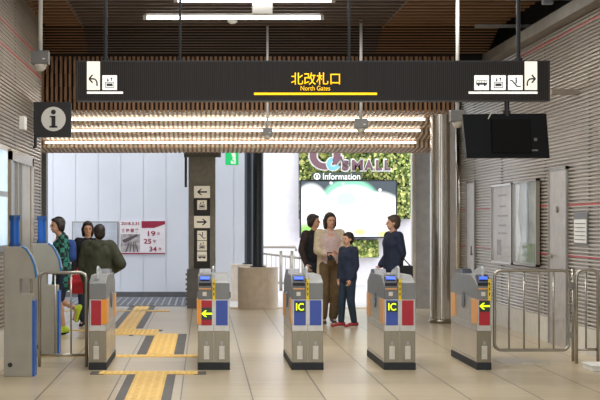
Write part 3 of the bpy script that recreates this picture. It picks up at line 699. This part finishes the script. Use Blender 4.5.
# ------------------------------------------------------------------ ticket gates
def side_reader(): pass
def gate(x0, x1, lab, left, right, half=False):
    """left / right: colour and mark of the two front panels"""
    cx = (x0+x1)/2; w2 = (x1-x0)/2; Lg = 1.6
    t = empty('ticket_gate', (cx, 15.4, 0), lab, 'ticket gate', 'row of automatic ticket gates')
    MB().box(-w2-.004, w2+.004, -.006, Lg+.004, 0, .072).build('kick_plate', rubber, t, bevel=.004)
    MB().box(-w2, w2, 0, Lg, .072, .383).build('lower_body', lowsteel, t, bevel=.004)
    for q in (-1, 1): MB().box(q*w2-.002, q*w2+.002, .012, Lg-.01, .08, .381).build('side_reflection', palesteel, t)  # thin paler plates added; floor's reflection on the sides put into colour
    MB().box(-w2-.002, w2+.002, -.003, Lg, .383, .452).box(-w2, w2, .0, Lg, .452, .70).build('upper_body', mat('gate light steel', (184, 180, 172), .3, .6), t, bevel=.005)
    # head: side profile with sloping ends
    for sgn, a0, a1, nm in ((-1, -w2, (0 if not half else w2), 'reader_head'), (1, 0, w2, 'plain_head')):
        if half and sgn > 0: continue
        f = .86 if sgn < 0 else .885
        if half and left == ('red', None): f = .88
        pr = [(0, .70), (Lg, .70), (Lg, .83), (Lg-.28, .925), (.30, .935), (.03 if sgn < 0 else .06, f), (0, f-.02)]
        MB().prism(pr, a0+(.003 if sgn > 0 else 0), a1-(.003 if sgn < 0 else 0), 'x').build(nm, greyhead if sgn > 0 or half else mat('reader head grey', (112, 114, 116), .4, .1), t, bevel=.006)
    # front panels
    slots = [(-w2+(.034 if cx < .5 and not half else .02), (-.018 if not half else w2-(.05 if cx < 0 else .012)), left)] + ([] if half else [(.022, w2-.018, right)])
    for a, c, (colr, mark) in slots:
        p = MB().box(a, c, -.008, 0, .443, .693).build('front_panel', red if colr == 'red' else blue, t, bevel=.002)
        pc = (a+c)/2
        if mark:
            q = MB().box(pc-.052, pc+.052, -.012, -.008, .575, .68) if mark == 'IC' else MB().box(pc-.052, pc+.052, -.012, -.008, .50 if left[0] == 'red' and not half else .58, .62 if not half else .69)
            q = q.build('display', mat('display dark', (28, 44, 30), .3), p)
            if mark == 'IC': text('lettering', 'IC', lime_e, q, pc, .628, -.012, .072, .078, .003, bold=.012)
            else: MB().prism(arrow_pts(pc, .56 if not half else .635, .052, -1), -.016, -.012, 'y').build('arrow', lime_e, q)
        MB().box(pc-.028, pc+.028, -.005, 0, .105, .24).build('vent_cover', mat('vent pale', (206, 200, 190), .4, .3), t, bevel=.003)
        MB().box(pc-.014, pc+.014, -.004, 0, .25, .285).build('small_plate', steel_d, t)
    if not half: MB().box(-.004, .004, -.004, 0, .08, .45).build('seam', steel_d, t)
    # collector reader with blue screen at the entry side
    is_reader = not (half and left == ('red', None))
    if is_reader:
        r1 = -.025 if not half else w2-.015
        p = MB().prism([(-.004, .835), (.04, .872), (.13, .905), (.13, .945), (.03, .925), (-.012, .865)], -w2+.008, r1, 'x').build('card_reader', mat('reader black', (38, 44, 58), .3), t, bevel=.003)
        MB().prism([(.002, .896), (.022, .922), (.022, .929), (-.004, .900)], -w2+.022, r1-.016, 'x').build('screen', lcd, p)
        MB().box(-w2+.012, r1-.004, -.006, 0, .80, .812).build('reader_strip', orange, t)
        MB().box((-w2+r1)/2-.02, (-w2+r1)/2+.02, -.005, 0, .735, .775).build('ticket_slot_mark', offwhite, t)
        lx = -.012 if not half else w2-.03
        p = MB().box(lx, lx+.026, -.010, 0, .69, .905).build('yellow_label', yellow, t)
        b = MB()
        for zz in (.74, .79, .84): b.box(lx+.008, lx+.018, -.012, -.010, zz, zz+.03)
        b.build('arrow_marks', mat('label ink', (70, 60, 10), .6), p)
    # clear guard fin and rear dark cap
    MB().prism([(.05, .90), (.05, 1.005), (.12, 1.03), (.45, .985), (.7, .93)], -.014, .006, 'x').build('guard_fin', acryl, t)
    MB().prism([(.9, .92), (1.05, .975), (1.3, .965), (1.42, .90)], -w2+.01, (-.02 if not half else w2-.02), 'x').build('rear_reader', mat('reader black', (38, 44, 58), .3), t, bevel=.004)
    # side panels in orange, sensor discs and flap slots
    for s_ in ((1,) if half and left == ('red', None) else (-1,)):
        if s_ > 0: u0, u1 = w2-.001, w2+.012
        else: u0, u1 = -w2-.012, -w2+.001
        for a, c in ((-.010, .27), (1.3, 1.56)): MB().box(u0, u1, a, c, .455, .70).build('flap_panel', orange, t, bevel=.003)
        if cx < .5:
            v0, v1 = (w2-.045, w2) if s_ > 0 else (-w2, -w2+.03)
            MB().box(v0, v1, -.010, 0, .455, .70).build('flap_panel_front', mat('orange lens', (244, 160, 40), .4, 0, noise=.03), t, bevel=.002)
        MB().cyl((u0 if s_ < 0 else u1-.006, .78, .66), .085, .006, 28, 'x').build('sensor_disc', mat('sensor dark', (92, 98, 104), .25, .3), t)
        MB().box(u0+.006 if s_ < 0 else u0, u1 if s_ < 0 else u1-.006, .0, Lg, .700, .708).box(u0+.006 if s_ < 0 else u0, u1 if s_ < 0 else u1-.006, .1, 1.5, .10, .106).build('side_seam', steel_d, t)
    return t
gate(-1.142, -.972, 'narrow grey and steel ticket gate with one red front panel, beside the left fence', ('red', None), None, True)
gate(-.060, .254, 'ticket gate with red arrow panel and blue panel, in front of the sign pillar', ('red', 'arrow'), ('blue', None))
gate(.874, 1.184, 'ticket gate with two blue front panels, the left one marked IC', ('blue', 'IC'), ('blue', None))
gate(1.79, 2.10, 'ticket gate with a blue IC panel and a red panel side by side', ('blue', 'IC'), ('red', None))
gate(2.712, 2.852, 'narrow ticket gate with a single red arrow panel, beside the right fence', ('red', 'arrow'), None, True)

# left wall-side gate cabinets
def cabinet(y, lab, s=1.0, xa=-1.905, ysc=1.0):
    t = empty('wide_gate_cabinet', (xa, y, 0), lab, 'gate cabinet', 'beige cabinets with blue tubes')
    W = .27
    pts = [(0, 0), (W, 0), (W, .78), (.15, .78), (.15, .93), (.295, .93), (.31, .97), (.29, 1.06), (.25, 1.15), (.21, 1.21), (.17, 1.235), (0, 1.235)]
    MB().prism(pts, 0, .22, 'y').build('body', beige, t, bevel=.006)
    MB().box(W, W+.022, 0, .22, 0, .72).build('blue_edge', brightblue, t)
    e = [(.312, .94), (.292, 1.065), (.252, 1.155), (.212, 1.215), (.172, 1.238)]
    MB().tube([(p[0], .0, p[1]) for p in e], .012, 8).build('blue_trim', mat('trim light blue', (70, 130, 190), .3), t)
    tb = MB().cyl((.09, .11, 1.235), .045, .29, 24).build('blue_tube', brightblue, t)
    for zz, hh in ((1.235, .035), (1.49, .045)): MB().cyl((.09, .11, zz), .055, hh, 24).build('tube_cap', mat('cap blue', (36, 84, 150), .4), tb)
    MB().cyl((.06, -.01, .11), .022, .012, 18, 'y').build('bolt', black, t)
    return t
cabinet(14.75, 'beige gate cabinet with a blue tube on top, the nearer one at the left wall')
cabinet(16.9, 'beige gate cabinet with a blue tube on top, the farther one behind the left fence', xa=-1.87)

# ------------------------------------------------------------------ fences
def rounded(x0, x1, z0, z1, r, y=0):
    pts = []
    for cx, cz, a0 in ((x1-r, z1-r, 0), (x0+r, z1-r, 90), (x0+r, z0+r, 180), (x1-r, z0+r, 270)):
        for i in range(6):
            a = math.radians(a0+i*18); pts.append((cx+r*math.cos(a), y, cz+r*math.sin(a)))
    return pts
fst = mat('fence steel', (168, 163, 152), .28, .8, noise=.03)
z = 15.75
t = empty('steel_fence', (X(63, z), z, 0), 'steel tube barrier with rounded corners between the left cabinets and the first gate', 'fence', 'steel tube fences')
c = X(63, z)
xa, xb = X(39.5, z)-c, X(86.5, z)-c; tp = Zh(272.5, z)
arc = lambda x0, x1, top, r=.06: [(x0, 0, 0), (x0, 0, top-r), (x0+.018, 0, top-.018), (x0+r, 0, top), (x1-r, 0, top), (x1-.018, 0, top-.018), (x1, 0, top-r), (x1, 0, 0)]
MB().tube(arc(xa, xb, tp), .017, 14).build('frame', fst, t, smooth=True)
MB().tube([(xa, 0, Zh(355, z)), (xb, 0, Zh(355, z))], .014).build('bottom_rail', fst, t, smooth=True)
for px in (55, 71): MB().tube([(X(px, z)-c, 0, Zh(355, z)), (X(px, z)-c, 0, tp)], .009).build('bar', fst, t, smooth=True)
z = 16.4
t = empty('swing_gate', (X(572, z), z, 0), 'steel tube swing gate with rounded corners beside the right ticket gate', 'gate', 'steel tube fences')
c = X(572, z)
MB().tube(rounded(X(494.5, z)-c, X(569, z)-c, Zh(350, z), Zh(270.5, z), .07), .017, 14, closed=True).build('frame', fst, t, smooth=True)
for px in (509, 524, 539, 553.5): MB().tube([(X(px, z)-c, 0, Zh(350, z)), (X(px, z)-c, 0, Zh(270.5, z))], .010).build('bar', fst, t, smooth=True)
MB().tube([(X(573, z)-c, 0, 0), (X(573, z)-c, 0, Zh(269, z))], .017, 14).build('post', fst, t, smooth=True)
for py in (285, 335): MB().box(X(568, z)-c, X(573, z)-c, -.025, .025, Zh(py, z)-.03, Zh(py, z)+.03).build('hinge', steel_d, t)
z = 16.1
t = empty('steel_fence', (X(587, z), z, 0), 'short steel tube fence at the right edge, joining the swing gate', 'fence', 'steel tube fences')
c = X(587, z)
xa, xb = X(576.5, z)-c, X(598, z)-c
MB().tube(arc(xa, xb, Zh(270, z)), .017, 14).build('frame', fst, t, smooth=True)
MB().tube([(xa, 0, Zh(349.5, z)), (xb, 0, Zh(349.5, z))], .014).build('bottom_rail', fst, t, smooth=True)
MB().tube([(X(586, z)-c, 0, Zh(349.5, z)), (X(586, z)-c, 0, Zh(270, z))], .010).build('bar', fst, t, smooth=True)

# ------------------------------------------------------------------ people
BASE = dict(ankle=(.09, .02, .085), knee=(.095, -.01, .48), hip=(.09, 0, .90), shoulder=(.17, .01, 1.385), elbow=(.225, .03, 1.11), wrist=(.235, -.05, .87))
def person(loc, H, rz, lab, pose, cl):
    s = H/1.70
    t = empty('person', loc, lab, 'person', rz=rz)
    J = {}
    for sd, sg in (('L', 1), ('R', -1)):
        for j, p in BASE.items(): J[j+sd] = Vector((p[0]*sg, p[1], p[2]))
    for j, p in pose.items():
        if j[:-1] in BASE: J[j] = Vector(p)
    for j in J: J[j] = J[j]*s
    S = lambda *p: Vector(p)*s
    neck, head = S(0, .01, 1.455), Vector(pose.get('head', (0, -.01, 1.585)))*s
    hr = Matrix.Rotation(pose.get('turn', 0), 3, 'Z')
    b = MB()
    b.cap(S(0, .01, .95), S(0, 0, 1.10), .125*s, .105*s); b.cap(S(-.05, 0, 1.28), S(.05, 0, 1.28), .11*s, .11*s); b.cap(S(0, 0, 1.1), S(0, .0, 1.3), .105*s, .12*s)
    b.cap(S(0, .01, 1.38), head-Vector((0, 0, .06))*s, .052*s, .048*s)
    for sd in 'LR':
        b.cap(S(0, .01, 1.38), J['shoulder'+sd], .06*s, .052*s)
        b.cap(J['shoulder'+sd], J['elbow'+sd], .048*s, .037*s); b.cap(J['elbow'+sd], J['wrist'+sd], .037*s, .024*s)
        b.cap(J['hip'+sd], J['knee'+sd], .082*s, .052*s); b.cap(J['knee'+sd], J['ankle'+sd], .052*s, .034*s)
        # calf
        m_ = J['knee'+sd].lerp(J['ankle'+sd], .3)+Vector((0, .012*s, 0)); b.ball(m_, .05*s, 2, (1, 1, 1.5))
        # foot
        fd = Vector(pose.get('foot'+sd, (0, -1, -.12))).normalized()
        b.cap(J['ankle'+sd]-Vector((0, 0, .03*s)), J['ankle'+sd]-Vector((0, 0, .03*s))+fd*.13*s, .033*s, .024*s)
        # hand: palm and five fingers
        wv = (J['wrist'+sd]-J['elbow'+sd]).normalized(); inn = Vector((-1 if sd == 'L' else 1, 0, 0)); fw = Vector((0, -1, 0))
        hd = Vector(pose.get('hand'+sd, wv)).normalized()
        sidev = fw-hd*fw.dot(hd)
        sidev = sidev.normalized() if sidev.length > .2 else (Vector((0, 0, 1))-hd*hd.z).normalized()
        cur = inn-hd*inn.dot(hd)-sidev*inn.dot(sidev); cur = cur.normalized() if cur.length > .2 else hd.cross(sidev)
        w0 = J['wrist'+sd]
        for q in (-.022, -.008, .008, .022): b.cap(w0+hd*.015*s+sidev*q*.6*s, w0+hd*.085*s+sidev*q*s, .014*s, .012*s, 1, 8)
        for q, ln in zip((-.027, -.009, .009, .027), (.058, .075, .080, .070)):
            a0 = w0+hd*.088*s+sidev*q*s; a1 = a0+(hd*.86+cur*.5)*ln*.5*s; a2 = a1+(hd*.45+cur*.9)*ln*.5*s
            b.cap(a0, a1, .0088*s, .008*s, 1, 8); b.cap(a1, a2, .008*s, .007*s, 1, 8)
        a0 = w0+hd*.03*s+sidev*.022*s; a1 = a0+(hd*.6+sidev*.7+cur*.3)*.045*s; a2 = a1+(hd*.85+cur*.5)*.03*s
        b.cap(a0, a1, .012*s, .010*s, 1, 8); b.cap(a1, a2, .010*s, .008*s, 1, 8)
    # head
    b.ball(head+hr @ S(0, .012, .02), .1*s, 3, (.76, .93, 1.0), hr); b.ball(head+hr @ S(0, -.02, -.045), .066*s, 3, (.85, .95, 1.0), hr)
    b.ball(head+hr @ S(0, -.045, -.085), .03*s, 2, (1, 1, .7), hr)
    b.cap(head+hr @ S(0, -.082, .012), head+hr @ S(0, -.104, -.022), .009*s, .013*s, 2, 8)
    for q in (-1, 1): b.ball(head+hr @ S(q*.078, .008, -.005), .026*s, 2, (.35, .7, 1.1), hr)
    b.build('body', cl.get('skin', skin), t, remesh=.0085, sm_it=2)
    # face
    for q in (-1, 1): MB().ball(head+hr @ S(q*.03, -.083, .008), .011*s, 2, (1.3, .6, .7), hr).build('eye', mat('eye dark', (40, 28, 24), .2, noise=0), t, smooth=True)
    MB().ball(head+hr @ S(0, -.088, -.052), .018*s, 2, (1.2, .4, .38), hr).build('mouth', mat('lips', (176, 96, 88), .5, noise=0), t, smooth=True)
    # hair
    b = MB(); b.ball(head+hr @ S(0, .032, .038), .108*s, 3, (.84, .96, .92), hr); b.ball(head+hr @ S(0, .052, -.01), .092*s, 3, (.95, .8, 1), hr)
    hl = cl.get('hair_len', 0)
    if hl:
        for q in (-1, 0, 1): b.cap(head+hr @ S(q*.055, .05, 0), head+hr @ S(q*.06, .06, -hl), .055*s, .035*s)
        for q in (-1, 1): b.cap(head+hr @ S(q*.074, .0, .04), head+hr @ S(q*.08, .01, -hl*.75), .022*s, .02*s)
    b.ball(head+hr @ S(0, -.045, .085), .05*s, 2, (1.25, .7, .5), hr)
    b.build('hair', cl.get('hair', hairb), t, remesh=.011, sm_it=3)
    # trousers
    if 'legs' in cl:
        b = MB(); fr = cl.get('leg_len', 1.0)
        b.cap(S(0, .01, .96), S(0, .005, 1.04), .142*s, .125*s); b.cap(S(-.05, .02, .91), S(.05, .02, .91), .115*s, .115*s)
        wd = cl.get('leg_w', 1.0)
        for sd in 'LR':
            b.cap(J['hip'+sd], J['knee'+sd] if fr >= .5 else J['hip'+sd].lerp(J['knee'+sd], fr*2), .098*s, .072*s*wd if fr >= .5 else .09*s)
            if fr > .5: b.cap(J['knee'+sd], J['knee'+sd].lerp(J['ankle'+sd], (fr-.5)*2*.93), .072*s*wd, .056*s*wd)
        b.build('trousers' if fr > .6 else 'shorts', cl['legs'], t, remesh=.012)
    # shoes
    for sd in 'LR':
        fd = Vector(pose.get('foot'+sd, (0, -1, -.12))).normalized(); a = J['ankle'+sd]
        up = Vector((0, 0, 1)); up = (up-fd*up.dot(fd)).normalized() if abs(fd.z) < .95 else Vector((0, 1, 0))
        b = MB(); b.cap(a-up*.03*s-fd*.035*s, a-up*.038*s+fd*.10*s, .045*s, .037*s); b.cap(a-up*.045*s+fd*.10*s, a-up*.05*s+fd*.165*s, .037*s, .030*s); b.cap(a-up*.01*s, a+up*.015*s, .044*s, .042*s)
        sh = b.build('shoe', cl['shoe'], t, remesh=.010)
        b = MB()
        b.cap(a-up*.062*s-fd*.045*s, a-up*.066*s+fd*.165*s, .026*s, .022*s); b.cap(a-up*.066*s, a-up*.068*s+fd*.12*s, .03*s, .03*s)
        b.build('sole', cl.get('sole', offwhite), sh, remesh=.010)
    # top
    b = MB(); hem = cl.get('hem', .86); th = cl.get('thick', 1.0)
    b.cap(S(-.06, .0, 1.27), S(.06, .0, 1.27), .128*s*th, .128*s*th); b.cap(S(0, .0, 1.12), S(0, 0, 1.25), .135*s*th, .14*s*th)
    b.cap(S(-.045, .005, hem+.08), S(-.05, 0, 1.2), .12*s*th*cl.get('flare', 1), .115*s*th); b.cap(S(.045, .005, hem+.08), S(.05, 0, 1.2), .12*s*th*cl.get('flare', 1), .115*s*th)
    if hem < .8:
        b.cap(S(-.05, .01, hem+.02), S(-.05, 0, 1.0), .135*s*cl.get('flare', 1), .125*s); b.cap(S(.05, .01, hem+.02), S(.05, 0, 1.0), .135*s*cl.get('flare', 1), .125*s)
    b.cap(S(-.11, .01, 1.375), S(.11, .01, 1.375), .068*s*th, .068*s*th); b.cap(S(0, .01, 1.37), S(0, .01, 1.43), .085*s, .06*s)
    if cl.get('hood'): b.cap(S(-.07, .09, 1.42), S(.07, .09, 1.42), .065*s, .065*s); b.ball(S(0, .11, 1.38), .085*s, 2)
    for sd in 'LR':
        b.cap(S(.11*(1 if sd == 'L' else -1), .01, 1.375), J['shoulder'+sd], .068*s*th, .068*s*th)
        b.cap(J['shoulder'+sd], J['elbow'+sd], .068*s*th, .056*s*th); b.cap(J['elbow'+sd], J['elbow'+sd].lerp(J['wrist'+sd], .92), .056*s*th, .046*s*th*cl.get('cuff', 1))
    b.build(cl.get('top_name', 'jacket'), cl['top'], t, remesh=.012, sm_it=3)
    for f in cl.get('extra', []): f(t, s, J)
    return t
navy = mat('navy cloth', (30, 42, 66), .8, 0, noise=.12, nscale=14, bump=.3)
navy2 = mat('dark jeans', (32, 50, 68), .8, 0, noise=.15, nscale=16)
olive = mat('olive coat cloth', (58, 62, 46), .85, 0, noise=.14, nscale=12, bump=.4)
brown = mat('brown trousers cloth', (102, 82, 54), .85, 0, noise=.12, nscale=12)
beigec = mat('beige cardigan knit', (206, 190, 162), .85, 0, noise=.08, nscale=20, bump=.3)
pink = mat('pale pink knit', (206, 182, 178), .85, 0, noise=.06, nscale=20)
blackc = mat('black cloth', (30, 32, 40), .85, 0, noise=.12, nscale=14)
brownj = mat('dark brown jacket', (58, 46, 44), .85, 0, noise=.12, nscale=14)
def checker():
    m = bpy.data.materials.new('green check cloth'); m.use_nodes = True; nt = m.node_tree; b = nt.nodes['Principled BSDF']
    tc = nt.nodes.new('ShaderNodeTexCoord'); ck = nt.nodes.new('ShaderNodeTexChecker'); ck.inputs['Scale'].default_value = 17
    ck.inputs['Color1'].default_value = tuple(lin(v) for v in (56, 138, 122))+(1,); ck.inputs['Color2'].default_value = tuple(lin(v) for v in (26, 34, 42))+(1,)
    mp = nt.nodes.new('ShaderNodeMapping'); mp.inputs['Rotation'].default_value = (0, .5, 0)
    nt.links.new(tc.outputs['Object'], mp.inputs[0]); nt.links.new(mp.outputs[0], ck.inputs['Vector']); nt.links.new(ck.outputs[0], b.inputs['Base Color']); b.inputs['Roughness'].default_value = .85
    return m
limeshoe = mat('lime shoe', (196, 226, 60), .6, 0, noise=.04)
def backpack(t, s, J):
    MB().cap((-.06*s, .13*s, 1.12*s), (-.06*s, .13*s, 1.3*s), .08*s, .075*s).cap((.06*s, .13*s, 1.12*s), (.06*s, .13*s, 1.3*s), .08*s, .075*s).build('backpack', mat('backpack blue', (40, 76, 150), .7), t, remesh=.012)
person((X(61.5, 20.3), 20.3, 0), 1.54, math.radians(-75), 'person in green and black checked top, navy shorts and lime shoes, one foot lifted',
       dict(head=(0, -.07, 1.57), footR=(0, -.35, -1), kneeR=(-.10, -.08, .52), ankleR=(-.09, .24, .36), kneeL=(.10, -.06, .48), ankleL=(.09, .02, .095), elbowL=(.24, -.04, 1.12), wristL=(.20, -.22, .98), elbowR=(-.24, .08, 1.13), wristR=(-.2, .1, .92), turn=.3),
       dict(top=checker(), legs=navy, leg_len=.42, hem=.72, flare=1.05, top_name='checked_top', shoe=limeshoe, sole=blackc, extra=[backpack], hair_len=.06))
def redbag(t, s, J):
    b = MB(); b.cap((-.34*s, -.02, .72*s), (-.20*s, -.02, .72*s), .10*s, .10*s).cap((-.33*s, -.02, .60*s), (-.2*s, -.02, .60*s), .10*s, .10*s)
    o = b.build('shoulder_bag', mat('red bag', (196, 24, 44), .5), t, remesh=.014)
    MB().tube([(-.27*s, -.02, .80*s), (-.22*s, 0, 1.1*s), (-.15*s, .02, 1.44*s)], .012*s, 8).build('strap', MATS['red bag'], o)
person((X(99, 19.6), 19.6, 0), 1.43, math.radians(172), 'person seen from behind in a dark green hooded coat beyond the left fence',
       dict(elbowL=(.24, .02, 1.09), elbowR=(-.35, .06, 1.12), wristR=(-.18, -.16, 1.02), handR=(.6, -.8, 0), wristL=(.22, -.08, .86), turn=.4),
       dict(top=olive, legs=blackc, hem=.62, flare=1.12, thick=1.5, hood=True, top_name='coat', shoe=blackc, extra=[lambda t, s, J: None]))
o = None
# the red bag hangs at the left hip: a thing of its own
t = empty('shoulder_bag', (X(76, 20.0), 20.0, .46), 'red bag carried at the side of the person in the green coat', 'bag')
b = MB(); b.cap((-.03, 0, .14), (.07, 0, .14), .06, .06).cap((-.04, 0, .22), (.08, 0, .22), .065, .07).cap((-.02, 0, .29), (.09, 0, .3), .04, .04)
b.build('pouch', mat('red bag', (196, 24, 44), .5), t, remesh=.012)
MB().tube([(-.02, 0, .32), (.03, .0, .42), (.09, .0, .42), (.12, 0, .32)], .011, 8).build('strap', MATS['red bag'], t)
person((X(88, 21.9), 21.9, 0), 1.47, math.radians(-10), 'person in dark clothes mostly hidden behind the one in the green coat',
       dict(turn=.3), dict(top=blackc, legs=navy2, hem=.86, shoe=blackc, hair_len=.1))
# middle group
def scarf(t, s, J): MB().cap((-.07*s, 0, 1.43*s), (.07*s, 0, 1.43*s), .06*s, .06*s).build('scarf', pink, t, remesh=.012)
person((X(314, 23.6), 23.6, 0), 1.58, math.radians(35), 'person in dark vest with brown sleeves, left of the person in beige cardigan',
       dict(turn=.5, elbowR=(-.25, .02, 1.12), wristR=(-.24, -.10, .9)), dict(top=brownj, legs=navy2, hem=.86, shoe=blackc, hair_len=.05,
       extra=[lambda t, s, J: MB().cap((-.06*s, -.02, 1.0*s), (-.06*s, -.02, 1.30*s), .125*s, .125*s).cap((.06*s, -.02, 1.0*s), (.06*s, -.02, 1.30*s), .125*s, .125*s).build('vest', blackc, t, remesh=.012)]))
def cardigan(t, s, J):
    b = MB()
    b.cap((-.13*s, .02, .62*s), (-.10*s, .02, 1.3*s), .085*s, .085*s); b.cap((.12*s, .06*s, .70*s), (.10*s, .04*s, 1.3*s), .06*s, .07*s); b.cap((-.05*s, .09*s, .65*s), (-.05*s, .06*s, 1.3*s), .10*s, .1*s); b.cap((.05*s, .09*s, .68*s), (.05*s, .06*s, 1.3*s), .09*s, .1*s)
    for sd, q in (('L', 1), ('R', -1)):
        b.cap((.08*q*s, .02*s, 1.37*s), J['shoulder'+sd], .078*s, .074*s); b.cap(J['shoulder'+sd], J['elbow'+sd], .074*s, .066*s); b.cap(J['elbow'+sd], J['elbow'+sd].lerp(J['wrist'+sd], .75), .066*s, .055*s)
    b.build('cardigan', beigec, t, remesh=.013, sm_it=3)
ph = (-.0, -.29, 1.10)
person((X(330, 22.5), 22.5, 0), 1.60, math.radians(8), 'person in a long beige cardigan, pink top and brown trousers looking at a phone',
       dict(head=(0, -.035, 1.58), elbowL=(.21, -.06, 1.12), wristL=(.085, -.24, 1.08), handL=(-.7, -.7, .05), elbowR=(-.21, -.06, 1.12), wristR=(-.10, -.24, 1.07), handR=(.7, -.7, .05), ankleR=(-.11, .02, .085), ankleL=(.06, .06, .085), turn=.1),
       dict(top=pink, legs=brown, leg_w=1.25, hem=.88, top_name='knit_top', shoe=mat('dark shoe', (70, 62, 60), .6), hair_len=.1, extra=[cardigan]))
t = empty('phone', (X(330, 22.2), 22.2, Zh(256, 22.2)), 'dark phone held by the person in the beige cardigan', 'phone')
MB().box(-.037, .037, 0, .009, -.07, .07).build('case', blackc, t, bevel=.003); MB().box(-.033, .033, .009, .0105, -.065, .065).build('screen', lcd, t)
t.rotation_euler = (math.radians(-40), 0, 0)
person((X(348, 21.7), 21.7, 0), 1.32, math.radians(-58), 'child in navy jacket, dark jeans and red shoes beside the person in beige cardigan',
       dict(wristL=(.16, -.06, .86), elbowL=(.2, .03, 1.1), elbowR=(-.2, .0, 1.1), wristR=(-.18, -.06, .88), ankleR=(-.10, -.08, .085), kneeR=(-.1, -.06, .47), ankleL=(.08, .08, .085), footR=(-.5, -1, -.1), footL=(-.5, -1, -.1), turn=.1),
       dict(top=navy, legs=navy2, hem=.80, thick=1.12, shoe=mat('red shoe', (150, 34, 46), .6), sole=offwhite, leg_w=1.05))
person((X(393, 22.0), 22.0, 0), 1.56, math.radians(-70), 'person in navy jacket standing side on, behind the gate with blue and red panels',
       dict(elbowL=(.2, .06, 1.12), wristL=(.18, -.02, .9), elbowR=(-.22, .03, 1.1), wristR=(-.2, -.12, .92), turn=-.2), dict(top=navy, legs=blackc, hem=.78, thick=1.15, shoe=blackc, hair=mat('brown hair', (74, 60, 50), .6)))
t = empty('handbag', (X(407, 21.75), 21.75, .62), 'black bag beside the person in the navy jacket near the grey jamb', 'bag')
MB().box(-.09, .08, -.05, .05, 0, .24).build('pouch', blackc, t, bevel=.02)
MB().tube([(-.06, 0, .23), (-.09, 0, .34), (-.11, 0, .42), (-.05, 0, .34), (.05, 0, .23)], .009, 8).build('handle', blackc, t)
